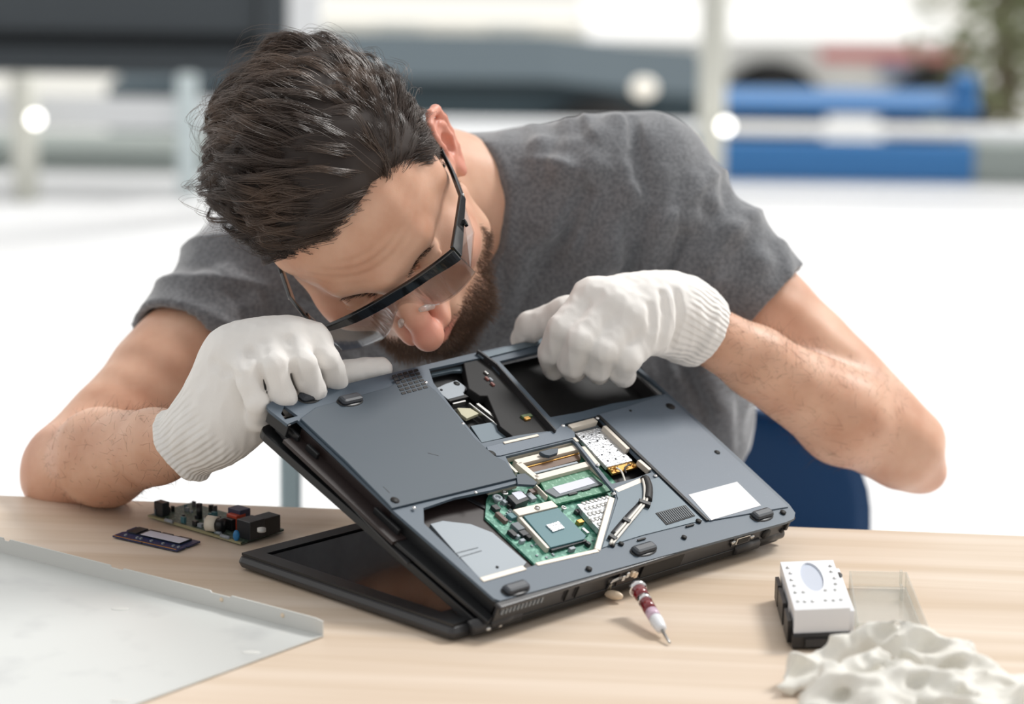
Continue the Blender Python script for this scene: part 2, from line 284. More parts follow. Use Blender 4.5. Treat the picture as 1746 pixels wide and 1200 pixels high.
# ------------------------------------------------------------------ implicit surfaces
def nrm(v): v = np.asarray(v, float); return v/np.linalg.norm(v)
class Field:
    def __init__(s, xs, ys, zs):
        s.ax = [np.asarray(a, np.float32) for a in (xs, ys, zs)]; s.G = np.full([len(a) for a in s.ax], .5, np.float32)
    def win(s, lo, hi, pad):
        r = []
        for a, l, h in zip(s.ax, lo, hi): r.append(slice(max(0, int(np.searchsorted(a, l-pad))-1), min(len(a), int(np.searchsorted(a, h+pad))+1)))
        return tuple(r)
    def xyz(s, w): return s.ax[0][w[0]][:, None, None], s.ax[1][w[1]][None, :, None], s.ax[2][w[2]][None, None, :]
    def put(s, w, d, k, op='add'):
        g = s.G[w]
        if g.size == 0: return
        if op == 'add':
            if k > 0: h = np.clip(.5+.5*(g-d)/k, 0, 1); s.G[w] = g+(d-g)*h-k*h*(1-h)
            else: s.G[w] = np.minimum(g, d)
        else:   # subtract
            nd = -d
            if k > 0: h = np.clip(.5-.5*(g-nd)/k, 0, 1); s.G[w] = g+(nd-g)*h+k*h*(1-h)
            else: s.G[w] = np.maximum(g, nd)
    def cap(s, a, b, ra, rb=None, k=.01, op='add', flat=None):
        rb = ra if rb is None else rb; a = np.array(a, float); b = np.array(b, float); R = max(ra, rb)
        w = s.win(np.minimum(a, b), np.maximum(a, b), R+k+.012); X, Y, Z = s.xyz(w); d = b-a; L = d@d+1e-12
        h = np.clip(((X-a[0])*d[0]+(Y-a[1])*d[1]+(Z-a[2])*d[2])/L, 0, 1)
        qx, qy, qz = X-a[0]-h*d[0], Y-a[1]-h*d[1], Z-a[2]-h*d[2]
        q = qx*qx+qy*qy+qz*qz
        if flat is not None:      # flatten along a direction: flat=(dir, factor>1)
            n, fk = nrm(flat[0]), flat[1]; t = qx*n[0]+qy*n[1]+qz*n[2]; q = q+t*t*(fk*fk-1)
        s.put(w, (np.sqrt(q)-(ra+(rb-ra)*h)).astype(np.float32), k, op); return s
    def chain(s, pts, rs, k=.01, flat=None):
        for i in range(len(pts)-1): s.cap(pts[i], pts[i+1], rs[i], rs[i+1], k, flat=flat)
        return s
    def ell(s, c, rad, R=None, k=.01, op='add'):
        c = np.array(c, float); rad = np.array(rad, float); R = np.eye(3) if R is None else np.array(R, float)   # columns of R = axes
        ext = np.sqrt(((R*rad)**2).sum(1)); w = s.win(c-ext, c+ext, k+.012); X, Y, Z = s.xyz(w); X = X-c[0]; Y = Y-c[1]; Z = Z-c[2]
        k0 = 0; k1 = 0
        for i in range(3):
            l = X*R[0, i]+Y*R[1, i]+Z*R[2, i]; k0 = k0+(l/rad[i])**2; k1 = k1+(l/rad[i]**2)**2
        k0 = np.sqrt(k0); k1 = np.sqrt(k1)+1e-9
        s.put(w, (k0*(k0-1)/k1).astype(np.float32), k, op); return s
    def march(s, px, py):
        """first surface point along the ray through a pixel"""
        d = nrm(ray(px, py)); t = np.arange(1.6, 3.4, .002); P = CAM+t[:, None]*d; v = s.sample(P); i = np.argmax(v < 0)
        if v[i] >= 0: return None
        return P[i]
    def sample(s, P):
        ix = []; ok = np.ones(len(P), bool)
        for c in range(3):
            a = s.ax[c]; i = np.searchsorted(a, P[:, c]); ok &= (i > 0) & (i < len(a)); ix.append(np.clip(i, 0, len(a)-1))
        v = s.G[ix[0], ix[1], ix[2]].copy(); v[~ok] = 1; return v
    def mesh(s):
        G = s.G; nx, ny, nz = G.shape; S = G < 0; c = np.zeros((nx-1, ny-1, nz-1), np.uint8)
        for i in (0, 1):
            for j in (0, 1):
                for k in (0, 1): c += S[i:nx-1+i, j:ny-1+j, k:nz-1+k]
        cells = np.flatnonzero((c > 0) & (c < 8)); del c
        I, J, K = np.unravel_index(cells, (nx-1, ny-1, nz-1)); pos = np.zeros((len(cells), 3)); cnt = np.zeros(len(cells))
        vals = {}; off = [(i, j, k) for i in (0, 1) for j in (0, 1) for k in (0, 1)]
        for o in off: vals[o] = G[I+o[0], J+o[1], K+o[2]].astype(np.float64)
        for o in off:
            for ax in range(3):
                if o[ax]: continue
                p = list(o); p[ax] = 1; p = tuple(p); a, b = vals[o], vals[p]; x = (a < 0) != (b < 0); t = np.where(x, a/np.where(x, a-b, 1), 0)
                q = [None]*3
                for d in range(3):
                    idx = (I, J, K)[d]+o[d]; base = s.ax[d][idx].astype(np.float64)
                    if d == ax: base = base+t*(s.ax[d][(I, J, K)[d]+1]-base)
                    pos[:, d] += np.where(x, base, 0)
                cnt += x
        pos /= cnt[:, None]; Q = []; dims = (nx-1, ny-1, nz-1)
        for ax in range(3):
            A = [slice(0, n) for n in G.shape]; B = list(A); A[ax] = slice(0, -1); B[ax] = slice(1, None); e = S[tuple(A)] != S[tuple(B)]
            o1, o2 = [(1, 2), (2, 0), (0, 1)][ax]; idx = np.array(np.nonzero(e)); m = np.ones(idx.shape[1], bool)
            for d in (o1, o2): m &= (idx[d] > 0) & (idx[d] < G.shape[d]-1)
            idx = idx[:, m]; sg = S[tuple(idx)]; quad = []
            for da, db in ((-1, -1), (0, -1), (0, 0), (-1, 0)):
                t = idx.copy(); t[o1] += da; t[o2] += db; quad.append(np.searchsorted(cells, np.ravel_multi_index(tuple(t), dims)))
            quad = np.array(quad).T; quad[~sg] = quad[~sg][:, ::-1]; Q.append(quad)
        return pos, np.concatenate(Q)
def axis(lo, hi, step, fine=()):
    out = [lo]
    while out[-1] < hi:
        x = out[-1]; st = step
        for a, b, fs in fine:
            if a <= x < b: st = fs
        out.append(x+st)
    return np.array(out)
def normals(V, Q):
    n = np.cross(V[Q[:, 2]]-V[Q[:, 0]], V[Q[:, 3]]-V[Q[:, 1]]); N = np.zeros_like(V)
    for i in range(4): np.add.at(N, Q[:, i], n)
    return N/(np.linalg.norm(N, axis=1, keepdims=True)+1e-12)
def smooth_mesh(V, Q, it=2, lam=.5):
    for _ in range(it):
        A = np.zeros_like(V); C = np.zeros(len(V))
        for a, b in ((0, 1), (1, 2), (2, 3), (3, 0)):
            np.add.at(A, Q[:, a], V[Q[:, b]]); np.add.at(C, Q[:, a], 1); np.add.at(A, Q[:, b], V[Q[:, a]]); np.add.at(C, Q[:, b], 1)
        V = V+lam*(A/C[:, None]-V)
    return V
def wob(P, seed, scale, n=10):
    """smooth pseudo noise from summed waves, roughly -1..1"""
    r = np.random.default_rng(seed); o = 0
    for i in range(n):
        d = r.normal(size=3); d /= np.linalg.norm(d); fr = scale*r.uniform(.6, 1.7); o = o+np.sin((P@d)*fr*6.283+r.uniform(0, 6.28))
    return o/math.sqrt(n)
def strands(name, P, rad, m, parent):
    """P: (S,N,3) strand points; rad (N,) or (S,N)"""
    S, N, _ = P.shape; T = np.gradient(P, axis=1); T /= np.linalg.norm(T, axis=2, keepdims=True)+1e-12
    a = np.cross(T, np.array([.31, .52, .79])); a /= np.linalg.norm(a, axis=2, keepdims=True)+1e-12; b = np.cross(T, a)
    rad = np.broadcast_to(rad, (S, N))[..., None]; V = np.stack([P+rad*(a*math.cos(w)+b*math.sin(w)) for w in (0, 2.094, 4.189)], 2).reshape(-1, 3)
    base = (np.arange(S)[:, None]*N+np.arange(N-1)[None])*3; Q = []
    for k in range(3):
        k2 = (k+1) % 3; Q.append(np.stack([base+k, base+k2, base+3+k2, base+3+k], -1).reshape(-1, 4))
    return raw_mesh(name, V, np.concatenate(Q), m, parent)

# ================================================================== the setting
def structure(name, mb, m): o = mb.build(name, m); o['kind'] = 'structure'; return o
structure('floor', MB().box((0, 2.2, -.78), (16, 9.6, .06)), M['floor'])
structure('floor_lower_ground', MB().box((0, 16, -2.55), (60, 40, .1)), mat('pale_paving', (205, 204, 198), .8))
# ledge and kerb that close the white floor at the back
def slab(px0, px1, py0, py1, Y, depth, drop=None):
    """a box standing at depth Y whose face covers the span px0..px1, py0..py1"""
    a = at(px0, py0, Y); b = at(px1, py1, Y); z1 = a[2]; z0 = b[2] if drop is None else drop
    return (( (a[0]+b[0])/2, Y+depth/2, (z0+z1)/2), (abs(b[0]-a[0]), depth, z1-z0))
c, d = slab(-300, 742, 243, 300, 6.5, .3, -.75); structure('wall_back_kerb', MB().box(c, d, bev=.01), M['graywall'])
c, d = slab(-300, 2100, 194, 243, 6.25, .12); structure('trim_1', MB().box(c, d, bev=.02), M['stoneband'])
# window post close behind the bench and the taller mullion of the shutter bay
a = at(495, 860, 2.6); structure('trim_2', MB().box((a[0], 2.6, .2), (.05, .05, 1.9)), M['tealpost']) if False else None
a = at(521, 0, 6.0); structure('trim_3', MB().box((a[0], 6.0, .6), (.088, .09, 2.7)), M['wht'])

# dark slatted shutter at the left
e = empty('slatted_shutter', tuple(at(200, 120, 6.4)), 'charcoal slatted shutter behind the person, upper left', 'shutter')
mw = Matrix.Translation(e.location)
def child_world(mb, name, m, parent):
    o = mb.build(name, m, parent); o.matrix_parent_inverse = parent.matrix_world.inverted() if False else Matrix.Translation(-parent.location); return o
for i, (y0, y1) in enumerate(((-160, -60), (-57, 58), (73, 132))):
    c, d = slab(-420, 442, y0, y1, 6.40, .06); child_world(MB().box(c, d, bev=.008), 'slat', M['dark'], e)
c, d = slab(-420, 445, -160, 128, 6.45, .03); child_world(MB().box(c, d), 'backing', M['dark2'], e)
c, d = slab(444, 500, -160, 134, 6.36, .1); child_world(MB().box(c, d, bev=.006), 'frame', M['dark'], e)

# glass balustrade posts and rail
e = empty('balustrade', tuple(at(318, 285, 6.1)), 'pale balustrade with a grey teal post left of the head', 'balustrade')
c, d = slab(300, 336, 128, 285, 6.1, .05, -.75); child_world(MB().box(c, d, bev=.01), 'post', M['palepost'], e)
c, d = slab(-300, 430, 160, 225, 6.14, .04); child_world(MB().box(c, d, bev=.01), 'rail', M['stoneband'], e)
# beige bollard far left with a glowing ball as its bright highlight
def bollard(px, py_top, py_bot, w, Y, glinty, label, glintdx=0):
    b = at(px, py_bot, Y); t = at(px, py_top, Y)
    e = empty('glint_bollard', (b[0], Y, -.75), label, 'lamp post', 'beige lamp posts outside')
    child_world(MB().tube([(b[0], Y, -.75), (b[0], Y, t[2])], w/2, 16), 'pole', M['polem'], e)
    l = at(px+glintdx, glinty, Y-.1); child_world(MB().tube([(b[0], Y, l[2]), tuple(l)], .012, 8), 'bracket', M['polem'], e)
    child_world(MB().ball(l, .018), 'glint_ball', M['lamp'], e)  # added glowing ball, stands in for a bright specular highlight
bollard(42, 128, 220, .075, 6.0, 203, 'short beige post with a small glowing ball for a bright glint at the far left', 18)
bollard(1213, -120, 220, .08, 6.1, 215, 'tall beige lamp post right of the head with a glowing ball for a bright glint', 24)
# blue container panels
e = empty('blue_bench', tuple(at(1440, 300, 6.8)), 'long bright blue bench outside behind the pale ledge', 'bench')
c, d = slab(1180, 1662, 243, 303, 6.5, .1, -.75); child_world(MB().box(c, d, bev=.01), 'front_panel', M['bluewall'], e)
c, d = slab(1238, 1672, 174, 200, 6.6, .35); child_world(MB().box(c, d, bev=.01), 'seat', M['bluewall'], e)
c, d = slab(1630, 1668, 130, 200, 6.65, .1); child_world(MB().box(c, d, bev=.02), 'armrest', M['bluewall'], e)
c, d = slab(1662, 2100, 245, 303, 6.5, .3, -.75); structure('wall_back_right', MB().box(c, d, bev=.01), M['graywall'])
c, d = slab(742, 1182, 243, 303, 6.5, .3, -.75); structure('wall_back_middle', MB().box(c, d, bev=.01), M['stoneband'])

# parked car and van beyond (seen far out of focus)
def wheel(mb, x, y, z, r): mb.tube([(x, y-.09, z), (x, y+.09, z)], r, 24)
def vehicle(name, label, cat, x0, x1, Y, zb, body, cabin, mbody, roofz, beltz, group=None):
    e = empty(name, ((x0+x1)/2, Y, zb), label, cat, group); W = 1.6; L = x1-x0
    F = lambda x, y, z: (x0+x*L, Y+z, y)
    child_world(MB().prism(body, 0, W, F), 'body', mbody, e)
    child_world(MB().prism(cabin, -.01, W+.01, F), 'side_window', M['glassdark'], e)
    for wx in (.2, .8):
        mb = MB(); wheel(mb, x0+wx*L, Y+.02, zb+.3, .3); child_world(mb, 'wheel', M['tyre'], e)
    return e
Yc = 9.5
pa = at(560, 132, Yc); pb = at(1235, 190, Yc); zt, zb = pa[2], pb[2]
h = zt-zb
e = vehicle('parked_car', 'dark grey parked car out of focus behind the shoulder', 'car', pa[0]-.9, pb[0]+.0, Yc, zb-.55,
        [(0, zb-.3), (0, zb+h*.55), (.12, zb+h*.72), (.3, zt), (.72, zt), (.86, zb+h*.66), (.99, zb+h*.5), (1, zb-.3)],
        [(.2, zb+h*.62), (.31, zb+h*.9), (.7, zb+h*.9), (.82, zb+h*.62)], M['slatecar'], zt, zb)
l = at(1098, 150, Yc-.1); child_world(MB().ball(l, (.05, .03, .04)), 'headlamp', mat('dull_headlamp', (235, 230, 220), .2, emit=((235, 228, 215), .9)), e)
Yv = 12.
va = at(1250, 64, Yv); vb = at(1690, 170, Yv)
L0, L1 = va[0], vb[0]; z1, z0 = va[2], vb[2]
e = empty('white_van', ((L0+L1)/2, Yv, z0-.3), 'large white van with a faded red stripe, far right outside', 'van')
F = lambda x, y, z: (L0+x*(L1-L0), Yv+z, y)
child_world(MB().prism([(-.55, z0-.1), (-.55, z1-.02), (.9, z1), (.97, z1-.12), (1.0, z1-.3), (1, z0-.1)], 0, 1.9, F), 'body', M['vanw'], e)
c, d = slab(1400, 1640, 84, 108, Yv-.03, .03); child_world(MB().box(c, d), 'stripe', M['vanred'], e)
c, d = slab(1500, 1590, 112, 136, Yv-.03, .03); child_world(MB().box(c, d), 'bumper_plate', mat('mauve_plate', (160, 172, 200), .5), e)
for wx in (.15, .8):
    mb = MB(); mb.tube([(L0+wx*(L1-L0), Yv-.05, z0-.1), (L0+wx*(L1-L0), Yv+.2, z0-.1)], .28, 24); child_world(mb, 'wheel', M['tyre'], e)
# pale building far behind
Yb = 16.
c, d = slab(500, 1240, 30, 92, Yb, .5); e = empty('pale_building', tuple(c), 'cream white building far out of focus above the parked car', 'building')
child_world(MB().box(c, d), 'wall', mat('cream_wall', (250, 248, 240), .8), e)
for k in range(3):
    c2, d2 = slab(640+k*190, 720+k*190, 40, 75, Yb-.02, .05); child_world(MB().box(c2, d2, bev=.02), 'window', mat('pale_window', (222, 224, 220), .3), e)
# tree at the right edge
t0 = at(1705, 190, 11.); e = empty('leafy_tree', (t0[0], 11, -.75), 'grey green leafy tree at the far right edge', 'tree')
mb = MB(); mb.tube([(t0[0], 11, -1.2), (t0[0]+.03, 11, t0[2]+.1), (t0[0]-.05, 11, t0[2]+.9)], [.08, .06, .03]); child_world(mb, 'trunk', M['bark'], e)
cc = np.array([t0[0]+.15, 11, t0[2]+.45]); nL = 900
ctr = cc+rng.normal(size=(nL, 3))*np.array([.22, .25, .35]); a = rng.normal(size=(nL, 3)); a /= np.linalg.norm(a, axis=1)[:, None]; b = np.cross(a, rng.normal(size=(nL, 3))); b /= np.linalg.norm(b, axis=1)[:, None]
V = np.stack([ctr-a*.06, ctr-b*.025, ctr+a*.06, ctr+b*.025], 1).reshape(-1, 3)
o = raw_mesh('foliage', V, np.arange(nL*4).reshape(-1, 4), M['leaf'], e); o.matrix_parent_inverse = Matrix.Translation(-e.location)

# ================================================================== table
tl = atz(0, 843, 0); tr = atz(1746, 912, 0); td = nrm(tr-tl); tn = np.array([-td[1], td[0], 0])   # along the back edge / away from camera
Rt = np.array([td, tn, [0, 0, 1]]).T
tm = Matrix(((td[0], tn[0], 0, 0), (td[1], tn[1], 0, 0), (0, 0, 1, 0), (0, 0, 0, 1)))
yb = tl@tn
tabm = Matrix.Translation((0, 0, -.75)) @ tm
table = empty('work_table', label='light wood work table under the open laptop', cat='table', mw=tabm)
o = MB().box((0, yb-.42, .735), (1.7, .84, .03), bev=.003).build('table_top', M['wood'], table)
for sx in (-1, 1):
    for sy in (0, 1): MB().box((sx*.8, yb-.05-sy*.74, .36), (.05, .05, .72), bev=.004).build('leg', M['wht'], table)
MB().box((0, yb-.42, .69), (1.56, .68, .06)).build('apron', M['wht'], table)

# grey stool leg seen under the arm
g = at(496, 800, .95)
st = empty('grey_stool', (g[0], .95, -.75), 'grey teal stool post seen between forearm and laptop', 'stool')
child_world(MB().box((g[0], .95, -.33), (.022, .022, .84), bev=.004), 'leg', M['tealpost'], st)
child_world(MB().box((g[0]+.16, 1.08, -.33), (.022, .022, .84), bev=.004), 'leg', M['tealpost'], st)
child_world(MB().box((g[0]+.07, 1.02, .10), (.22, .2, .03), bev=.01), 'seat', M['tealpost'], st)

# ================================================================== blue chair behind the person
def blue_chair():
    p1 = at(1478, 890, 1.0); p0 = at(1262, 694, 1.0); xr = p1[0]; zt = p0[2]; xc = xr-.27
    e = empty('blue_chair', (xc, .92, -.75), 'blue chair with a rounded backrest behind the seated person', 'chair')
    mb = MB(); n, m = 26, 14; v = []
    for side in (0, 1):
        for j in range(m+1):
            tz = j/m; z = -.29+(zt+.29)*math.sin(tz*math.pi/2)
            wv = .27*(1-.78*max(0, (tz-.30)/.70)**2.4)
            for i in range(n+1):
                s = -1+2*i/n; x = xc+wv*s; y = 1.0+.06*(1-s*s)+(.03 if side else 0)-.05*(1-tz); v.append((x, y, z))
    f = []; N = (n+1)*(m+1); q = lambda s, j, i: s*N+j*(n+1)+i
    for j in range(m):
        for i in range(n): f += [(q(0, j, i), q(0, j, i+1), q(0, j+1, i+1), q(0, j+1, i)), (q(1, j, i), q(1, j+1, i), q(1, j+1, i+1), q(1, j, i+1))]
        f += [(q(0, j, 0), q(0, j+1, 0), q(1, j+1, 0), q(1, j, 0)), (q(0, j, n), q(1, j, n), q(1, j+1, n), q(0, j+1, n))]
    for i in range(n): f += [(q(0, 0, i), q(1, 0, i), q(1, 0, i+1), q(0, 0, i+1)), (q(0, m, i), q(0, m, i+1), q(1, m, i+1), q(1, m, i))]
    mb.add(v, f, True); child_world(mb, 'backrest', M['chair'], e)
    child_world(MB().box((xc, .78, -.30), (.5, .48, .05), bev=.024), 'seat', M['chair'], e)
    for sx in (-1, 1):
        for sy in (-1, 1):
            child_world(MB().tube([(xc+sx*.2, .78+sy*.18, -.32), (xc+sx*.25, .78+sy*.23, -.75)], .014), 'leg', M['wht'], e)
blue_chair()

# ================================================================== laptop
BO = np.array([.0079, .0013, .0282]); _a, _b, _c = .8048, .4243, .0024; BW, BD, BT = .3555, .2671, .026
ca, sa, cb, sb, cc_, sc_ = math.cos(_a), math.sin(_a), math.cos(_b), math.sin(_b), math.cos(_c), math.sin(_c)
BR = np.array([[ca, -sa, 0], [sa, ca, 0], [0, 0, 1]])@np.array([[1, 0, 0], [0, cb, -sb], [0, sb, cb]])@np.array([[cc_, 0, sc_], [0, 1, 0], [-sc_, 0, cc_]])
def Bp(px, py, n=0.):
    """pixel -> local (u,v) on the laptop's underside plane raised by n"""
    d = ray(px, py); N = BR[:, 2]; t = ((BO+N*n-CAM)@N)/(d@N); return (BR.T@(CAM+d*t-BO))[:2]
def W3(u, v, n): return BO+BR@np.array([u, v, n])
def Mx(R, O): return Matrix([[*R[0], O[0]], [*R[1], O[1]], [*R[2], O[2]], [0, 0, 0, 1]])
lap = empty('laptop', label='opened black laptop turned upside down on the wood table with its innards exposed', cat='laptop', mw=Mx(BR, BO))
z1b = lambda x, y: (720+x/6.317, 570+y/6.317)
z2 = lambda x, y: (420+x/3.233, 560+y/3.233)
z3 = lambda x, y: (780+x/2.727, 560+y/2.727)
z7 = lambda x, y: (820+x/5.456, 680+y/5.456)
z8 = lambda x, y: (720+x/4, 800+y/4)
def PL(z, pts, n=0.): return [tuple(Bp(*z(*p), n)) for p in pts]
idn = lambda x, y: (x, y)
def lp(name, z, pts, n0, n1, m, parent=lap, bw=0, ref=None):
    o = MB().prism(PL(z, pts, n1 if ref is None else ref), n0, n1).build(name, m, parent)
    if bw: bevel(o, bw)
    return o
def bar(name, z, a, b, w, n0, n1, m, parent=lap, bw=.0004):
    A = np.array(Bp(*z(*a), n1)); Bq = np.array(Bp(*z(*b), n1)); d = Bq-A; L = np.linalg.norm(d); t = d/L; s = np.array([-t[1], t[0]])*w/2
    o = MB().prism([tuple(A-s), tuple(Bq-s), tuple(Bq+s), tuple(A+s)], n0, n1).build(name, m, parent)
    if bw: bevel(o, bw)
    return o
# --- underside cover with its openings
outer = []
for p_ in ((853, 1024), (1340, 890), (1354, 884), (1356, 874), (1346, 860), (1240, 762), (1141, 672), (1040, 580), (1015, 562), (1003, 557), (990, 560), (920, 577), (790, 606), (700, 628), (476, 682), (462, 685), (455, 691), (458, 698), (490, 723), (507, 716), (560, 765), (668, 868), (842, 1020)): outer.append(tuple(Bp(*p_)))
H_fan = PL(z1b, [(60, 360), (300, 300), (620, 210), (1440, 1030), (1040, 1085), (640, 1170), (330, 800), (120, 520)])
H_bay = PL(z3, [(195, 152), (640, 42), (800, 60), (975, 300), (850, 328), (720, 348), (570, 388), (432, 412)])
H_wifi = PL(z7, [(775, 232), (1080, 158), (1590, 680), (1430, 740), (1215, 790), (925, 430)])
H_main = PL(idn, [(722, 866), (775, 848), (835, 836), (884, 823), (862, 778), (976, 750), (983, 757), (1034, 822), (1046, 836), (1050, 848), (1022, 936), (917, 962), (827, 990), (815, 985), (723, 892)])
def inset(poly):   # keep holes inside the cover
    return [(min(max(x, .012), .368), min(max(y, .008), .2655)) for x, y in poly]
H_hook = PL(idn, [(485, 692), (508, 709), (486, 715), (479, 705)])
holes = [inset(h) for h in (H_fan, H_bay, H_wifi, H_main)]
cover = MB().prism(outer, -.0025, 0, holes=holes+[H_hook]).build('bottom_cover', M['slate'], lap)
def rim(name, a, b, n0, n1, w, m):
    a = np.array(a); b = np.array(b); d = nrm(b-a); s = np.array([-d[1], d[0]])*w
    return MB().prism([tuple(a), tuple(b), tuple(b+s), tuple(a+s)], n0, n1).build(name, m, lap)
hinge_wall = MB().box((BW/2, .0022, -.0125), (BW-.012, .0028, .0215), bev=.0009).build('rear_wall', M['edge'], lap)
def wall_px(name, a, b, w, n0, n1, m, off=.0006):
    A = np.array(Bp(*a)); B2 = np.array(Bp(*b)); d = nrm(B2-A); s = np.array([-d[1], d[0]]); A = A+s*off; B2 = B2+s*off
    o = MB().prism([tuple(A), tuple(B2), tuple(B2+s*w), tuple(A+s*w)], n0, n1).build(name, m, lap); bevel(o, .0006); return o
wall_px('side_wall', (1354, 880), (1006, 560), .003, -.0145, -.0015, M['edge']); wall_px('front_wall', (1003, 558), (462, 686), .003, -.0145, -.0015, M['edge'])
wall_px('side_wall', (668, 868), (846, 1022), .003, -.0200, -.0015, M['black']); wall_px('hook_bar', (458, 697), (492, 724), .003, -.012, -.0010, M['black'])
o = MB().prism([(.004, -.0026), (BW-.004, -.0026), (BW-.004, .004), (.004, .004)], -.0045, -.0008).build('rear_lip', M['edge'], lap); bevel(o, .0012, 3)
# inner black chassis behind the open slit at the left
MB().prism([(-.012, .100), (.010, .100), (.012, .235), (-.0125, .235)], -.0150, -.0120).build('inner_frame', M['inner'], lap)
MB().box((.0045, .17, -.0085), (.002, .13, .008), bev=.0006).build('inner_frame', M['inner'], lap)
lp('chassis_rail', idn, [(470, 712), (490, 726), (600, 836), (664, 890), (840, 1052), (832, 1062), (650, 905), (580, 842), (470, 730)], -.0165, -.0130, M['black'], ref=-.014, bw=.0006)
for v_, w_ in ((.235, .012), (.212, .014), (.12, .03)):
    MB().box((-.002, v_, -.0105), (.003, w_, .007), bev=.0006).build('frame_clip', M['black'], lap)
for (px, py) in ((554, 754), (553, 765), (578, 783)):
    u, v = Bp(px, py, -.011); MB().ball((u, v, -.0115), (.0016, .0016, .0012)).build('screw', M['chrome'], lap)
MB().box((BW/2+.003, BD/2+.002, -.0158), (BW-.010, BD-.014, .0012)).build('inner_floor', M['cavity'], lap)
# palm rest shell on the far side of the gap
pr_ = MB(); pts = []
for cx_, cy_, a0 in ((.006, .010, 180), (BW-.014, .010, 270), (.357, .264, 0), (-.0045, .2535, 90)):
    for k in range(5):
        a = math.radians(a0+k*22.5); pts.append((cx_+.010*math.cos(a), cy_+.010*math.sin(a)))
o = pr_.prism(pts, -.0262, -.0195).build('palm_rest', M['black'], lap); bevel(o, .0022, 3)
lp('palm_rest_lip_highlight', idn, [(478, 744), (486, 742), (700, 958), (694, 962)], -.0195, -.0180, M['edge'], ref=-.019, bw=.0003)  # lighter strip carries the palm rest's edge highlight in its colour
kb = MB().box((BW/2, BD*.42, -.0264), (BW-.05, .11, .001)).build('keyboard', M['matte'], lap)
for r_ in range(6):
    mb = MB()
    for k in range(15): mb.box((.04+k*.0197, .06+r_*.018, -.0275), (.016, .0145, .0022), bev=.001)
    mb.build('key_row', M['black'], kb)
MB().box((BW/2, BD-.055, -.0265), (.07, .045, .0006)).build('touchpad', M['edge'], lap)
# raised slate plate at the left (drive and palm cover)
cp = lp('drive_cover', idn, [(512, 713), (538, 694), (662, 660), (706, 634), (745, 668), (778, 706), (808, 745), (843, 776), (862, 786), (882, 814), (668, 866), (661, 858), (590, 786)], 0, .0022, M['panel'], bw=.0006)
# vent grid
gu, gv = Bp(695, 648, .0024); d1 = np.array(Bp(720, 661, .0024))-np.array(Bp(683, 671, .0024)); d2 = np.array(Bp(683, 671, .0024))-np.array(Bp(665, 641, .0024))
o0 = np.array(Bp(668, 640, .0024)); mb = MB()
t1, t2 = nrm(d1), nrm(d2)
for i in range(5):
    for j in range(6):
        c_ = o0+t1*(i*.0064)+t2*(j*.0047)-t1*j*.0002
        mb.prism([tuple(c_+t1*a+t2*b) for a, b in ((0, 0), (.0046, 0), (.0046, .0028), (0, .0028))], .0020, .0026)
mb.build('vent_grid', M['cavity'], lap)
# scratches on the plate, clips along its edge
for a, b in (((1000, 685), (1060, 700)), ((755, 870), (790, 905))): bar('scratch', z2, a, b, .0005, .0021, .00235, M['chip'], bw=0)
for x, y in ((990, 298), (1195, 525), (1265, 903), (925, 988)):
    u, v = Bp(*z2(x, y), .002); MB().ball((u, v, .002), (.0016, .0016, .001)).build('screw', M['chrome'], lap)
lp('clip_tab', z7, [(330, 700), (410, 690), (525, 775), (500, 800), (340, 790)], -.001, .0015, M['panel'], bw=.0003)
lp('clip_tab', z7, [(545, 490), (640, 465), (720, 455), (715, 500), (640, 525), (600, 520)], -.002, .001, M['panel'], bw=.0003)
# right-hand cover panel
rp_ = lp('hard_drive_cover', z3, [(660, 398), (800, 360), (965, 305), (1040, 370), (1245, 560), (1540, 828), (1480, 838), (1170, 892)], 0, .0012, M['grey'], bw=.0004)
bar('cover_groove', z3, (655, 402), (1165, 890), .0030, .0006, .0016, M['cavity'], bw=0)
lp('paper_sticker', z3, [(1075, 772), (1300, 712), (1412, 822), (1180, 890)], .0012, .0015, M['sticker'])
lp('mid_plate', z3, [(735, 752), (855, 705), (905, 700), (935, 690), (1140, 890), (1080, 905), (860, 960), (700, 1010), (672, 1020), (745, 790)], 0, .0008, M['blue_sheet'], bw=.0003)
# divider plates around the memory bay
lp('divider_plate', z3, [(135, 548), (375, 490), (460, 470), (490, 440), (545, 480), (548, 505), (200, 590), (150, 590)], 0, .0010, M['grey'], bw=.0004)
bar('steel_strip', z2, (1420, 628), (1610, 585), .0026, .0008, .0020, M['rail'])
# hatch bay interior
lp('bay_floor', z1b, [(60, 360), (300, 300), (620, 210), (1440, 1030), (1040, 1085), (640, 1170), (330, 800), (120, 520)], -.0142, -.0132, M['matte'], ref=-.006)
def bayn(name, pts, n0, n1, m, bw=.0003): return lp(name, z1b, pts, n0, n1, m, bw=bw)
bayn('blue_sheet', [(100, 345), (440, 262), (460, 390), (330, 390), (95, 440)], -.009, -.006, M['blue_sheet'])
bayn('blue_sheet', [(520, 985), (880, 920), (1045, 1075), (640, 1165)], -.010, -.006, M['blue_sheet'])
fp = bayn('fan_plate', [(150, 580), (255, 530), (370, 492), (485, 575), (440, 622), (455, 650), (275, 697), (215, 650)], -.009, -.005, M['plate'])
u, v = Bp(*z1b(370, 530), -.005); MB().tube([(u, v, -.0052), (u, v, -.0046)], .0028, 20).build('screw_hole', M['cavity'], fp)
for x, y in ((205, 600), (470, 600)): u, v = Bp(*z1b(x, y), -.005); MB().ball((u, v, -.005), .0012).build('screw', M['chip'], fp)
bayn('cable_tape', [(375, 790), (520, 795), (612, 850), (480, 905), (420, 860)], -.009, -.006, mat('pale_tape', (190, 186, 158), .6))
bayn('black_cable', [(240, 680), (460, 640), (500, 670), (300, 720)], -.008, -.0055, M['cavity'])
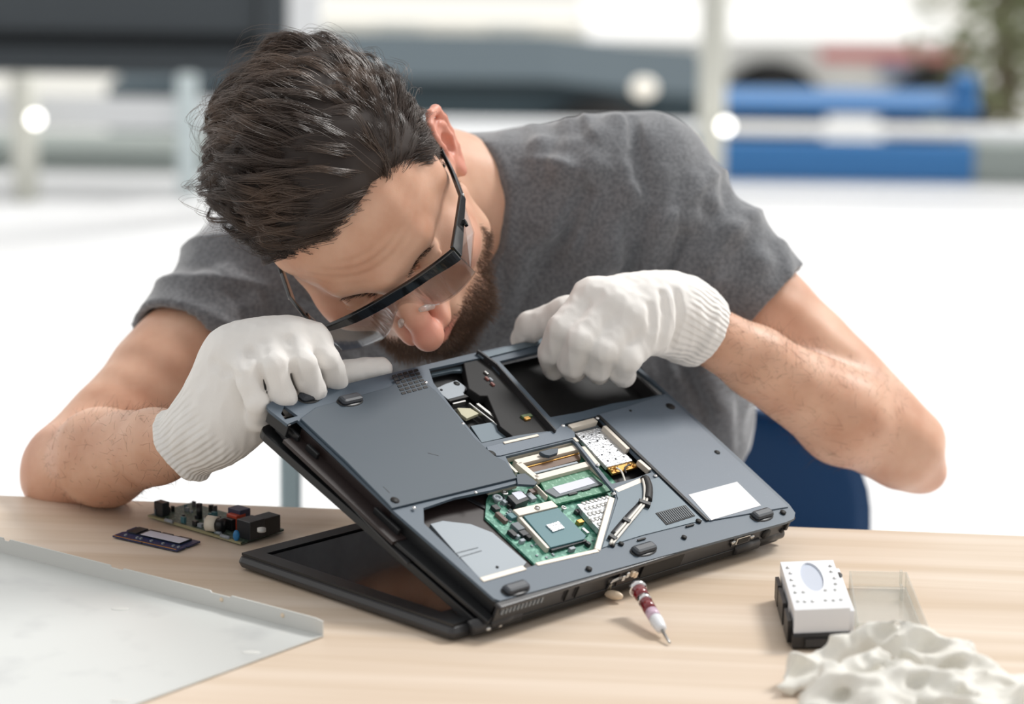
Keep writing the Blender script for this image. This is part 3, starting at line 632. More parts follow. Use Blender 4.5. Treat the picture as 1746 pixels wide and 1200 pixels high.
bar('steel_bar', z1b, (590, 740), (865, 955), .0030, -.009, -.0045, M['steel']); bar('steel_bar', z1b, (505, 735), (830, 985), .0016, -.009, -.0045, M['steel'])
bar('steel_bar', z1b, (330, 745), (470, 712), .0016, -.009, -.005, M['steel'])
bar('beige_connector', z1b, (690, 630), (905, 870), .0100, -.010, -.0045, M['beige']); bar('steel_bar', z1b, (735, 600), (1070, 945), .0030, -.010, -.0035, M['steel'])
for x, y in ((1130, 900), (1150, 870), (1100, 880)):
    u, v = Bp(*z1b(x, y), 0); MB().box((u, v, -.001), (.006, .004, .003), bev=.0006).build('connector', M['gold'] if y > 880 else mat('olive_wire', (70, 90, 50), .5), lap)
# raised black flap between the two bays: a shallow box tilted up at its far end
fl = [tuple(Bp(*z1b(*p), .004)) for p in ((455, 190), (480, 165), (600, 160), (790, 300), (860, 365), (935, 420), (1440, 1030), (1050, 1080), (860, 930), (720, 600), (640, 600), (520, 520))]
o = MB().prism(fl, -.010, -.0015).build('black_flap', M['matte'], lap); bevel(o, .0008, 2)
bar('flap_edge', z1b, (800, 310), (1440, 1030), .0018, -.002, .0040, M['edge'], parent=o); bar('flap_edge', z1b, (600, 165), (800, 310), .0022, -.002, .0040, M['edge'], parent=o)  # lit look of the flap's top edge put into a lighter grey
for x, y, c_ in ((700, 470, 'red'), (740, 480, 'plate'), (760, 530, 'red'), (690, 410, 'steel'), (715, 300, 'steel'), (1320, 940, 'chrome')):
    u, v = Bp(*z1b(x, y), 0); MB().box((u, v, -.0007), (.0022, .0045, .002), bev=.0004).build('contact', M[c_] if c_ != 'red' else mat('dull_red', (132, 84, 78), .5), o)
# battery bay
lp('battery_bay', z3, [(170, 150), (640, 42), (800, 60), (985, 300), (850, 345), (720, 360), (570, 400), (420, 425)], -.0142, -.0132, M['cavity'], ref=-.006)
u0, v0 = Bp(*z3(380, 60), 0); bar('bay_rim', z3, (105, 128), (700, -20), .0065, .0002, .0016, M['blue_sheet'])  # bluish light on the far rim put into this strip's colour
# --- mainboard and everything on it
board = lp('mainboard', idn, [(830, 850), (862, 780), (985, 752), (1052, 822), (1066, 838), (1022, 938), (917, 964), (828, 880)], -.0125, -.0105, M['pcb'], ref=-.0095)
wall = MB()
for h in (holes[3], holes[2]): # inner walls of the openings
    pass
lp('memory_module', z7, [(545, 760), (700, 700), (1010, 618), (1195, 822), (1215, 850), (700, 975), (640, 930)], -.0085, -.0065, M['pcb2'], board, .0003)
chp = lp('memory_chip', z7, [(590, 850), (1030, 722), (1140, 790), (700, 912)], -.0065, -.0050, M['chipgrey'], board, .0003)
lp('memory_label', z7, [(668, 820), (1000, 728), (1065, 780), (735, 880)], -.0050, -.0047, M['label'], board)
for a, b in (((930, 840), (1010, 820)), ((810, 880), (890, 860)), ((1060, 800), (1120, 785))): bar('module_chip', z7, a, b, .004, -.0065, -.0052, M['chip'], board)
lp('memory_slot', z7, [(415, 640), (920, 505), (930, 560), (470, 690)], -.0105, -.0062, M['brownslot'], board, .0004)
bar('slot_contacts', z7, (420, 632), (915, 500), .0010, -.0065, -.0050, M['gold'], board); bar('slot_rail', z7, (460, 695), (900, 585), .0022, -.009, -.005, M['plate'], board)
for k, (a, b, w) in enumerate((((230, 530), (858, 388), .0045), ((330, 585), (915, 440), .0062), ((350, 590), (525, 735), .0060), ((510, 730), (1020, 595), .0060), ((945, 440), (1090, 612), .0048),
        ((70, 828), (335, 765), .0042), ((235, 580), (335, 680), .0028), ((505, 790), (620, 905), .0016), ((1000, 610), (1180, 770), .0014))):
    bar('socket_rail', z7, a, b, w, -.0085, -.0028 if w > .003 else -.004, M['rail'])
for a, b, w in (((1258, 850), (1500, 750), .0048), ((830, 255), (1070, 192), .0052), ((800, 290), (900, 392), .0030), ((1150, 248), (1372, 462), .0036), ((1470, 565), (1575, 655), .0036)):
    bar('bay_rail', z7, a, b, w, -.004, .0009, M['rail'])
for a, b, w in (((1295, 190), (1195, 545), .0048), ((1200, 550), (780, 645), .0036), ((700, 668), (405, 752), .0048)): bar('bay_rail', z8, a, b, w, -.006, .0007, M['rail'])
for x, y in ((765, 250), (1085, 178), (1090, 615), (1625, 715), (1240, 880)):
    u, v = Bp(*z7(x, y), .001); MB().ball((u, v, .0008), (.0018, .0018, .0012)).build('screw', M['chrome'], lap)
# wireless card
lp('card_tray', z7, [(775, 232), (1080, 158), (1590, 680), (1430, 740), (1215, 790), (925, 430)], -.0125, -.011, M['cavity'], ref=-.006)
wf = lp('wireless_card', z7, [(875, 318), (1110, 262), (1412, 572), (1172, 632)], -.007, -.0035, M['foil'], bw=.0004)
MB().prism(PL(z7, [(845, 290), (1075, 235), (1100, 258), (870, 315)], -.004), -.007, -.004).build('card_edge', M['chipgrey'], wf)
for x, y in ((1100, 317), (1030, 335), (955, 353), (1158, 371), (1085, 390), (1012, 409), (1212, 427), (1140, 446), (1270, 482), (1197, 501), (1125, 520), (1327, 538), (1253, 557), (1180, 577)):
    u, v = Bp(*z7(x, y), -.0035); MB().tube([(u, v, -.0036), (u, v, -.0032)], .0009, 12).build('card_hole', M['chip'], wf)
lp('card_board', z7, [(1180, 640), (1420, 580), (1470, 630), (1225, 695)], -.007, -.005, M['gold'], wf, .0003)
for x, y in ((1255, 640), (1385, 605), (1215, 660), (1430, 620)): u, v = Bp(*z7(x, y), -.0045); MB().tube([(u, v, -.006), (u, v, -.0035)], .0018, 14).build('antenna_socket', M['gold'], wf)
def wire(name, z, pts, r, n, m, parent=lap, seg=6):
    P_ = [np.array([*Bp(*z(*p), n), n]) for p in pts]; out = []
    for i in range(len(P_)-1):
        p0, p1, p2, p3 = P_[max(i-1, 0)], P_[i], P_[i+1], P_[min(i+2, len(P_)-1)]
        for t in np.linspace(0, 1, seg, endpoint=False): out.append(.5*((2*p1)+(-p0+p2)*t+(2*p0-5*p1+4*p2-p3)*t*t+(-p0+3*p1-3*p2+p3)*t**3))
    out.append(P_[-1]); return MB().tube(out, r, 8).build(name, m, parent)
wire('antenna_wire', z7, [(1260, 640), (1310, 680), (1345, 780)], .0008, -.003, M['cable']); wire('antenna_wire', z7, [(1385, 610), (1340, 640), (1350, 690)], .0008, -.003, M['chip'])
wire('antenna_channel', z3, [(870, 700), (886, 745), (882, 800)], .0042, .0006, M['cavity'])
for dx in (-1, 1): wire('antenna_wire', z3, [(868+dx*6, 700), (877+dx*7, 745), (872+dx*7, 800), (840+dx*8, 845), (790+dx*9, 905), (740+dx*10, 965), (716+dx*5, 1000)], .0011, .0024, M['cable'])
wire('antenna_channel', z3, [(862, 812), (790, 885), (722, 965)], .0036, -.0012, M['chip'])
for a, b in (((845, 795), (900, 815)), ((770, 878), (805, 895)), ((708, 955), (740, 975))): bar('cable_clip', z3, a, b, .0048, .0008, .0044, M['black'])
# processor
lp('socket_frame', z8, [(665, 315), (700, 300), (905, 620), (1120, 470), (1130, 490), (885, 545), (850, 545)], -.0105, -.0060, M['rail'], board, .0003) if False else None
bar('socket_frame', z8, (640, 295), (905, 232), .0078, -.0105, -.0052, M['rail'], board); bar('socket_frame', z8, (668, 325), (860, 535), .0030, -.0105, -.0055, M['rail'], board)
cpu = lp('processor', z8, [(692, 318), (925, 262), (1118, 452), (1105, 475), (875, 532)], -.0105, -.0060, M['teal'], board, .0003)
lp('processor_die', z8, [(845, 378), (930, 352), (972, 398), (893, 425)], -.0060, -.0048, M['foil'], board, .0002)
bar('socket_base', z8, (880, 548), (1120, 480), .0022, -.0105, -.0075, M['chip'], board)
u, v = Bp(*z8(785, 265), -.005); MB().tube([(u, v, -.0054), (u, v, -.0042)], .0022, 16).build('screw', M['steel'], board)
inv = lp('inductor_block', z8, [(580, 178), (690, 150), (730, 205), (640, 240)], -.0105, -.0040, M['chip'], board, .0003)
lp('inductor_label', z8, [(610, 160), (672, 145), (712, 185), (655, 207)], -.0040, -.0036, M['label'], board)
for x, y, r_ in ((513, 195, .0032), (562, 160, .0022), (965, 262, .0018), (1305, 172, .0020)):
    u, v = Bp(*z8(x, y), -.006); mb = MB()
    mb.tube([(u+r_*math.cos(a), v+r_*math.sin(a), -.006) for a in np.linspace(0, 2*math.pi, 17)], r_*.38, 8, cap=False); mb.tube([(u, v, -.0105), (u, v, -.006)], r_*.6, 12); mb.build('standoff', M['steel'] if y != 195 else M['plate'], board)
for x, y, w, h_, m in ((620, 320, .010, .006, 'teal'), (650, 395, .008, .009, 'chipgrey'), (615, 440, .005, .008, 'chip'), (690, 440, .007, .006, 'chip'), (725, 465, .004, .004, 'cavity'), (540, 330, .004, .012, 'dull'), (500, 265, .006, .006, 'chip'),
        (1075, 360, .006, .004, 'gold'), (1110, 425, .003, .007, 'steel'), (1060, 290, .005, .004, 'chip'), (760, 150, .010, .005, 'dull'), (600, 250, .005, .003, 'cavity'), (680, 490, .005, .003, 'plate'), (1020, 545, .006, .003, 'plate'), (1130, 510, .003, .004, 'chip'), (740, 190, .006, .008, 'plate'), (560, 225, .004, .004, 'plate'), (650, 460, .003, .003, 'plate')):
    u, v = Bp(*z8(x, y), -.0085); MB().box((u, v, -.0088), (w, h_, .0036), bev=.0004).build('board_chip', M[m] if m != 'dull' else mat('dull_brown', (104, 84, 78), .5), board)
# many tiny surface parts
mb = MB(); pc = np.array(PL(z8, [(470, 200), (760, 130), (900, 260), (1150, 520), (780, 620)], -.0105)); lo, hi = pc.min(0), pc.max(0)
for k in range(170):
    t = rng.uniform(0, 1, 2); u, v = lo+(hi-lo)*t; px, py = proj(W3(u, v, -.0105))
    x8, y8 = (px-720)*4, (py-800)*4
    if y8 > .0 and x8 > 440+(y8-150)*.75 and y8 < 640-(x8-770)*.22 and x8 < 1190: mb.box((u, v, -.0100), (rng.uniform(.0008, .002), rng.uniform(.0008, .002), .001))
t_ = mb.build('surface_parts', M['plate'], board); t_['kind'] = 'stuff'
lp('heat_shield', z8, [(1055, 238), (1280, 188), (1205, 410), (1150, 350)], -.0095, -.0045, M['foil'], bw=.0003)
mb = MB()
for i in range(7):
    for j in range(5):
        x, y = 1100+i*27-j*0+j*20, 232-i*7+j*38
        if y < 420-(x-1100)*.2 and x < 1275-(y-190)*.33 and (x-1060) > (y-240)*.9: u, v = Bp(*z8(x, y), -.0045); mb.ball((u, v, -.0045), (.0022, .0022, .001))
mb.build('shield_dimples', M['steel'], lap)
# drive cage bottom left
lp('drive_plate', z8, [(55, 372), (140, 350), (330, 372), (480, 430), (560, 500), (712, 632), (690, 660), (395, 745), (220, 560)], -.0125, -.0085, M['plate'], ref=-.0085, bw=.0003)
lp('cavity_floor', z8, [(0, 250), (290, 165), (450, 140), (780, 645), (395, 755), (0, 370)], -.0140, -.0128, M['inner'], ref=-.0095)
for a, b in (((225, 572), (380, 532)), ((240, 602), (405, 553))): bar('plate_slot', z8, a, b, .0008, -.0086, -.0082, M['chipgrey'], bw=0)
u, v = Bp(*z8(512, 665), -.008); MB().tube([(u, v, -.0086), (u, v, -.0078)], .0012, 12).build('plate_screw', M['chip'], lap)
bar('ribbon_cable', z8, (300, 190), (470, 280), .004, -.0125, -.0115, M['chip'])
# holes, slots, feet on the cover
for x, y, r_ in ((990, 362, .0042), (1208, 575, .0026), (1515, 852, .0026), (1122, 893, .0024), (1055, 968, .0022), (762, 998, .0022), (722, 1005, .0020), (612, 1115, .0026), (155, 582, .0044), (805, 382, .0012)):
    u, v = Bp(*z3(x, y), .0014); mb = MB(); mb.tube([(u, v, .0004), (u, v, .0017)], r_, 20); mb.build('screw_hole', M['cavity'], lap)
for x, y in ((820, 945), (455, 0)):
    if y: u, v = Bp(*z2(x, y), .0026); MB().tube([(u, v, 0), (u, v, .0028)], .0036, 20).build('screw_hole', M['cavity'], lap)
for x, y in ((1082, 913), (857, 977)): bar('slot', z3, (x-18, y+5), (x+18, y-5), .0014, .0004, .0015, M['cavity'], bw=0)
for z, x, y, hl, nb in ((z3, 1418, 862, .011, 0), (z3, 868, 1022, .012, 0), (z8, 640, 805, .012, 0), (z2, 575, 388, .011, .0022), (z2, 345, 372, .009, .0)):
    u, v = Bp(*z(x, y), nb+.002); ft = MB().ball((u, v, nb), (hl+.0022, .0072, .0014), n=24).build('foot_base', M['black'], lap)
    mb = MB(); mb.box((u, v, nb+.002), (hl*2, .0095, .0055), bev=.0026); mb.build('rubber_foot', M['rubber'], ft)
# perforated speaker grille
g_ = lp('speaker_grille', z3, [(922, 857), (1060, 820), (1105, 870), (972, 912)], .0006, .0013, M['cavity'])
A_, B_, C_, D_ = [np.array(Bp(*z3(*p), .0013)) for p in ((922, 857), (1060, 820), (1105, 870), (972, 912))]
mb = MB()
for k in range(1, 15):
    s = k/15; p, q = A_+(B_-A_)*s, D_+(C_-D_)*max(0, min(1, s+.0)); p2 = p+(q-p)*.06; q2 = p+(q-p)*.94; t = nrm(q-p); w = np.array([-t[1], t[0]])*.0005; mb.prism([tuple(p2-w), tuple(p2+w), tuple(q2+w), tuple(q2-w)], .0012, .0018)
mb.build('grille_bars', M['chipgrey'], g_)
# --- ports in the rear wall (local: x along the wall, z up, facing -y)
def port(name, x, w, z, h, m, dy=.0006): return MB().box((x, .0006-dy, z), (w, .0016, h), bev=.0004).build(name, m, lap)
def hx(px, py):   # u position on the rear wall for a pixel
    d = ray(px, py); N = -BR[:, 1]; t = ((BO-CAM)@N)/(d@N); q = BR.T@(CAM+d*t-BO); return q[0], q[2]
u, z = hx(1264, 918); vp = port('display_port', u, .024, z, .0105, M['edge'], .001); MB().box((u, -.0012, z), (.0165, .0022, .0072), bev=.0008).build('port_shell', M['steel'], vp)
MB().box((u, -.0022, z), (.0140, .001, .005), bev=.0003).build('port_core', M['cavity'], vp)
for s in (-1, 1): MB().tube([(u+s*.0118, .001, z), (u+s*.0118, -.0026, z)], .0022, 6).build('hex_post', M['steel'], vp)
u, z = hx(1306, 910); MB().tube([(u, .002, z), (u, -.0008, z)], .0048, 24).build('power_jack', M['cavity'], lap)
u, z = hx(1333, 905); MB().tube([(u, .002, z), (u, -.0008, z)], .0020, 16).build('lock_slot', M['cavity'], lap)
u0, z0_ = hx(1095, 968); u1, _ = hx(1163, 950); port('socket_block', (u0+u1)/2, u1-u0, -.011, .0125, M['cavity'], .0012)
for k in range(3): MB().box((u0+(k+.6)*(u1-u0)/3.2, -.0006, -.012), (.010, .0012, .0035)).build('socket_tongue', M['chip'], lap)
u, z = hx(1068, 978); port('broken_socket', u, .020, -.011, .013, M['inner'], .0012); 
for dx, dz in ((-.007, .001), (-.003, .003), (.004, .002), (.008, .0)): MB().box((u+dx, -.0022, -.010+dz), (.0035, .004, .005), bev=.0006).build('metal_tab', M['steel'] if dx < 0 else M['cream'], lap)
mb = MB()
for k in range(11): uu, zz = hx(862+k*6.6, 1029-k*1.75); mb.box((uu, .0002, -.0085), (.0014, .0016, .0055))
mb.build('rear_vent', M['plate'], lap)
for a, c_ in (((967, 1008), 0), ((985, 1003), 0)): uu, zz = hx(*a); port('thin_slot', uu, .0012, -.012, .011, M['cavity'], .001)
# hinges
for s in (.022, BW-.022): mb = MB(); mb.tube([(s-.016, .0045, -.0215), (s+.016, .0045, -.0215)], .0052, 20); mb.build('hinge', M['edge'], lap)
for s in (.004, .016): MB().ball((s, .001, -.0235), (.0026, .0020, .0020)).build('hinge_screw', M['steel'], lap)
# loose cable and plug hanging out of the socket
u, z = hx(1062, 985); P0 = W3(u, -.002, -.012); P3 = atz(1030, 1008, .007); q = lambda P: BR.T@(np.array(P)-BO)
for k in range(3):
    a0 = q(P0+np.array([0, 0, .001*k])); a3 = q(P3+np.array([.002*k, 0, 0])); mid = (a0+a3)/2+BR.T@np.array([-.004, -.010, .004+.001*k])
    MB().tube([a0, (a0+mid)/2+.0005, mid, (mid+a3)/2, a3], .0008, 8).build('loose_wire', M['steel'] if k else M['chip'], lap)
pc_ = atz(1046, 1014, .0055); MB().ball(q(pc_), (.0085, .0036, .0036), R=BR.T@np.array([[.86, -.5, 0], [-.5, -.86, 0], [0, 0, 1.]])).build('plug', M['cream'], lap)
# --- lid lying open on the table
L1w = atz(403, 952, .009); L2w = atz(772, 1078, .009); Vd = nrm(L1w-L2w); Vd[2] = 0; Vd = nrm(Vd); Ud = np.array([Vd[1], -Vd[0], 0]); LH = np.linalg.norm(L1w-L2w)
LR = np.array([Ud, Vd, [0, 0, 1]]).T; LO = L2w.copy(); LO[2] = 0
def Lq(x, y, z): return BR.T@(LO+LR@np.array([x, y, z])-BO)
def lidpart(name, mb, m, parent=lap):
    mb.v = [tuple(Lq(*p)) for p in mb.v]; return mb.build(name, m, parent)
lid = lidpart('lid', MB().box((BW/2, LH/2, .0068), (BW, LH, .0110), bev=.0050), M['edge'])
bz = .017; rect = lambda a, b, c_, d_: [(a, b), (c_, b), (c_, d_), (a, d_)]
lidpart('screen_bezel', MB().prism(rect(.003, .003, BW-.003, LH-.003), .0118, .0138, holes=[rect(bz, .03, BW-bz, LH-bz)]), M['black'], lid)
lidpart('screen', MB().box((BW/2, (LH+.03-bz)/2, .0121), (BW-2*bz+.002, LH-.03-bz+.002, .0008)), M['screen'], lid)
for s in (.03, BW-.03): lidpart('lid_hinge', MB().tube([(s-.014, -.003, .0095), (s+.014, -.003, .0095)], .0058, 16), M['edge'], lid)
for (x, y) in ((.02, LH-.03), (BW-.02, LH-.03), (.02, .03), (BW-.02, .03)): lidpart('lid_foot', MB().tube([(x, y, 0), (x, y, .0016)], .004, 12), M['rubber'], lid)

# ================================================================== the person
HS = 1.03
HM = np.array([[0.846, 0.294, -0.444], [-0.026, -0.81, -0.585], [0.532, -0.507, 0.678]])   # columns: his left, forward, up
_p = math.radians(7); HM = np.stack([HM[:, 0], HM[:, 1]*math.cos(_p)-HM[:, 2]*math.sin(_p), HM[:, 2]*math.cos(_p)+HM[:, 1]*math.sin(_p)], 1)
HM = np.stack([nrm(HM[:, 0]), nrm(HM[:, 1]-HM[:, 0]*(HM[:, 0]@HM[:, 1])), nrm(HM[:, 2])], 1)
HO = at(733, 578, .285)-HM@np.array([0, .126, -.022])*HS
def Hd(x, y, z): return HO+HM@(np.array([x, y, z], float)*HS)
def toH(P): return ((P-HO)@HM)/HS
person = empty('person', (0.05, .9, -.75), 'person in a grey t-shirt, clear safety glasses and white gloves bending over the laptop', 'person')
pinv = Matrix.Translation(-person.location)
def pc(o): o.parent = person; o.matrix_parent_inverse = pinv; return o

# joints
SL = at(452, 478, .56); EL = at(118, 792, .385); WL = at(336, 746, .226)          # image-left arm
SR = at(1082, 336, .54); ER = at(1538, 762, .47); WR = at(1178, 552, .385)        # image-right arm
NB = at(752, 345, .52)                                                        # base of the neck
HIP = np.array([.07, .90, -.20])
f = Field(axis(-.46, .44, .0042, ((-.215, .035, .0014),)), axis(.12, 1.06, .0042, ((.20, .47, .0014),)), axis(-.34, .42, .0042, ((.105, .40, .0014),)))
def E_(c, rad, k=.012, op='add', R=None): f.ell(Hd(*c), np.array(rad)*HS, R=HM if R is None else HM@R, k=k*1., op=op)
def C_(a, b, ra, rb=None, k=.008, op='add'): f.cap(Hd(*a), Hd(*b), ra*HS, (ra if rb is None else rb)*HS, k=k, op=op)
# trunk and arms
spine = nrm(NB-HIP); acr = nrm(SR-SL); fr = nrm(np.cross(acr, spine)); acr2 = nrm(np.cross(spine, fr)); RT = np.stack([acr2, spine, fr], 1)
mid = (SL+SR)/2
f.ell(mid*.55+HIP*.45, (.15, .26, .095), RT, k=.03); f.ell(mid*.85+HIP*.15, (.165, .14, .095), RT, k=.04); f.ell(HIP, (.16, .13, .11), RT, k=.05)
f.cap(SL, SR, .045, .045, k=.04); f.cap(NB, SR, .045, .042, k=.03); f.cap(NB, SL, .045, .042, k=.03)
def arm(S, E, Wr, low):
    f.cap(S, S+(E-S)*.5, .049, .044, k=.02); f.cap(S+(E-S)*.45, E, .045, .037, k=.02)
    m1 = E+(Wr-E)*.28+low*.004; m2 = E+(Wr-E)*.70
    f.cap(E, m1, .034, .0405, k=.014); f.cap(m1, m2, .0405, .030, k=.012); f.cap(m2, Wr, .030, .0235, k=.01)
    f.cap(Wr, Wr+nrm(Wr-E)*.012, .0235, .020, k=.005)
arm(SL, EL, WL, np.array([0, 0, 0])); arm(SR, ER, WR, np.array([0, 0, -1.]))
f.ell(EL+np.array([-.012, .004, -.014]), (.03, .028, .026), k=.015); f.ell(at(1576, 806, .48), (.020, .022, .017), k=.016)
f.cap(ER+(SR-ER)*.35, ER+(SR-ER)*.1, .040, .036, k=.02)
# neck
nk0 = Hd(0, -.028, -.030); f.cap(nk0, NB, .053, .055, k=.02); f.cap(Hd(0, -.06, .0), NB+np.array([0, .01, .01]), .042, .048, k=.03)
# skull and face
E_((0, -.012, .048), (.0765, .099, .088), k=.02); E_((0, .030, .048), (.066, .064, .062), k=.02)
E_((0, .030, -.02), (.062, .058, .062), k=.02); E_((0, .052, -.028), (.050, .042, .055), k=.02)
for s in (-1, 1):
    C_((s*.060, -.004, -.044), (s*.055, .014, -.068), .014, .015, k=.02); C_((s*.055, .014, -.068), (s*.030, .062, -.090), .015, .016, k=.02)
    E_((s*.048, .058, -.012), (.022, .025, .022), k=.02); E_((s*.052, .030, -.035), (.018, .030, .025), k=.02); C_((s*.055, .045, .0), (s*.070, .0, .0), .010, .010, k=.018)
    C_((s*.064, .030, .040), (s*.060, .020, .010), .010, k=.02)
E_((0, .052, -.070), (.038, .036, .030), k=.02); E_((0, .080, -.090), (.018, .015, .014), k=.014)
C_((-.034, .080, .040), (0, .092, .034), .0115, .0105, k=.014); C_((.034, .080, .040), (0, .092, .034), .0115, .0105, k=.014)
for s in (-1, 1):
    E_((s*.032, .099, .017), (.0165, .014, .0125), k=.010, op='sub')
    E_((s*.032, .0775, .018), (.0130, .0130, .0125), k=.002)
    C_((s*.020, .0895, .0165), (s*.032, .0925, .0125), .0018, k=.003); C_((s*.032, .0925, .0125), (s*.043, .0855, .0150), .0018, k=.003)
C_((0, .096, .026), (0, .113, -.004), .0078, .0092, k=.008); C_((0, .1125, -.002), (0, .1195, -.020), .0090, .0118, k=.006); E_((0, .1235, -.0225), (.0125, .0115, .0110), k=.006)
for s in (-1, 1):
    E_((s*.0145, .1075, -.0265), (.0085, .0115, .0088), k=.005); C_((s*.010, .094, .000), (s*.016, .094, -.026), .008, .008, k=.012)
    E_((s*.0068, .1095, -.0350), (.0040, .0060, .0050), k=.003, op='sub')
E_((0, .088, -.048), (.026, .012, .016), k=.012)
C_((-.021, .088, -.054), (0, .0985, -.0525), .0042, .0052, k=.005); C_((.021, .088, -.054), (0, .0985, -.0525), .0042, .0052, k=.005)
C_((-.019, .088, -.0585), (0, .0965, -.0620), .0042, .0062, k=.005); C_((.019, .088, -.0585), (0, .0965, -.0620), .0042, .0062, k=.005)
C_((-.024, .093, -.0570), (0, .104, -.0572), .0012, k=.003, op='sub'); C_((.024, .093, -.0570), (0, .104, -.0572), .0012, k=.003, op='sub')
# ears
def ear(s):
    e = lambda a, b, o=0.: (s*(.0765+.42*max(0, -a)+o), a-.010, b+.004)     # a forward, b up, o outward
    f.ell(Hd(*e(-.008, .0, .002)), np.array((.0045, .017, .029))*HS, HM@np.array([[1, s*-.42, 0], [s*.42, 1, 0], [0, 0, 1]])@np.diag([.92, .92, 1]), k=.004)
    out = [(.004, .004, .003), (.008, .016, .004), (.006, .027, .004), (-.003, .0345, .004), (-.014, .034, .004), (-.0225, .025, .004), (-.0240, .010, .004), (-.0205, -.004, .004), (-.014, -.016, .004), (-.006, -.024, .004)]
    for i in range(len(out)-1): f.cap(Hd(*e(*out[i])), Hd(*e(*out[i+1])), .0034, .0034, k=.0025)
    f.ell(Hd(*e(-.001, -.026, .003)), np.array((.0045, .0078, .0085))*HS, HM, k=.004)
    inn = [(-.013, .024, .004), (-.0155, .012, .005), (-.0135, -.002, .005), (-.008, -.011, .004)]
    for i in range(3): f.cap(Hd(*e(*inn[i])), Hd(*e(*inn[i+1])), .0028, .0028, k=.003)
    f.ell(Hd(*e(-.004, .002, .006)), np.array((.008, .0085, .0115))*HS, HM, k=.003, op='sub')
    f.ell(Hd(*e(.0075, -.004, .002)), np.array((.0035, .004, .006))*HS, HM, k=.003)
    f.cap(Hd(*e(-.006, .027, .006)), Hd(*e(-.017, .022, .006)), .0028, k=.002, op='sub')
    f.cap(Hd(s*.070, -.012, .020), Hd(s*.070, -.012, -.018), .010, k=.006)
ear(1); ear(-1)
fbody = f
V, Q = f.mesh(); Hl = toH(V); N = normals(V, Q)
# fine forehead wrinkles and general skin undulation
hm = np.linalg.norm(Hl-np.array([0, .02, 0]), axis=1) < .15
V = V+N*(wob(V, 21, 22, 8)*.0006)[:, None]
wr = np.exp(-((Hl[:, 2]-.062)/.014)**2)*np.exp(-(Hl[:, 0]/.045)**2)*(Hl[:, 1] > .05)*hm
V = V+N*(np.sin((Hl[:, 2]+.004*np.cos(Hl[:, 0]*50))*6.283/.0085)*.00040*wr)[:, None]
body = pc(raw_mesh('body', V, Q, M['skin']))
d = lambda c, r: np.exp(-((np.linalg.norm((Hl-np.array(c)), axis=1)/r)**2))
flush = .95*d((0, .118, -.018), .024)+.45*(d((.05, .06, -.02), .028)+d((-.05, .06, -.01), .022))+.8*(d((0, .098, -.053), .011)+d((.012, .096, -.06), .012)+d((-.012, .096, -.06), .012))
flush += .75*np.clip((np.abs(Hl[:, 0])-.076)/.006, 0, 1)*(np.abs(Hl[:, 1]+.015) < .04)*(np.abs(Hl[:, 2]) < .045)*hm
flush += .25*np.exp(-((V-at(1575, 805, .48))**2).sum(1)/.03**2)+.25*np.exp(-((V-EL)**2).sum(1)/.04**2)
attr(body, 'flush', np.clip(flush*.55, 0, .8))
def beardw(L):
    x, y, z = np.abs(L[:, 0]), L[:, 1], L[:, 2]
    line = np.interp(y, [-.02, .0, .02, .04, .06, .09], [.002, -.008, -.034, -.052, -.056, -.043])   # beard upper edge on the cheek
    w = np.clip((line-z)/.022, 0, 1)*(y > -.012)*np.clip((z+.115)/.02, 0, 1)*np.where(y < .045, np.clip((z+.088+.5*np.clip(.03-y, 0, .04))/.012, 0, 1), 1)
    lip = np.exp(-((x/.021)**2+((z+.057)/.0065)**2)**2)*(y > .085)
    w = w*(1-lip)*(x < .071)
    nose = (y > .100) & (z > -.047); w[nose] = 0
    return w
bw_ = beardw(Hl)*hm
hairm = np.clip((Hl[:, 2]-.03)/.05, 0, 1)*0
attr(body, 'stubble', np.clip(bw_*.34, 0, 1))
# beard strands from the skin itself
tri = Q[bw_[Q[:, 0]] > .05]; wq = bw_[tri[:, 0]]; nS = 10500
wq = wq**1.5; pick = rng.choice(len(tri), nS, p=wq/wq.sum()); q4 = V[tri[pick]]; a, b = rng.uniform(0, 1, (2, nS, 1))
R0 = q4[:, 0]*(1-a)*(1-b)+q4[:, 1]*a*(1-b)+q4[:, 2]*a*b+q4[:, 3]*(1-a)*b; Nn = N[tri[pick][:, 0]]
down = -HM[:, 2]*1.0+HM[:, 1]*.15; lq = toH(R0); Ls = .0022+.0085*np.clip((-lq[:, 2]-.03)/.05, 0, 1)*np.clip((lq[:, 1]-.01)/.06, .1, 1); Ls = Ls*rng.uniform(.6, 1.2, nS)
dirv = Nn*.55+down*.7+rng.normal(size=(nS, 3))*.28; dirv /= np.linalg.norm(dirv, axis=1)[:, None]; curl = rng.normal(size=(nS, 3))*.35
t = np.linspace(0, 1, 4)[None, :, None]; P = R0[:, None]+dirv[:, None]*t*Ls[:, None, None]+(curl+down*.4)[:, None]*(t**2)*Ls[:, None, None]*.5
pc(strands('beard', P, np.array([.00016, .00015, .00012, .00004]), M['beard'], None))
# eyebrows
sel = np.flatnonzero(hm & (np.abs(np.abs(Hl[:, 0])-.026) < .013) & (np.abs(Hl[:, 2]-.0265-.10*(.030-np.abs(np.abs(Hl[:, 0])-.03))) < .0042) & (Hl[:, 1] > .06))
ii = rng.choice(sel, 260); sg = np.sign(Hl[ii, 0])[:, None]; dv = sg*HM[:, 0]*.9+N[ii]*.25+HM[:, 2]*.25+rng.normal(size=(260, 3))*.15
t = np.linspace(0, 1, 4)[None, :, None]; P = V[ii][:, None]+rng.normal(size=(260, 1, 3))*.0006+dv[:, None]*t*.005; pc(strands('eyebrows', P, np.array([.00016, .00016, .00012, .00004]), M['brow'], None))
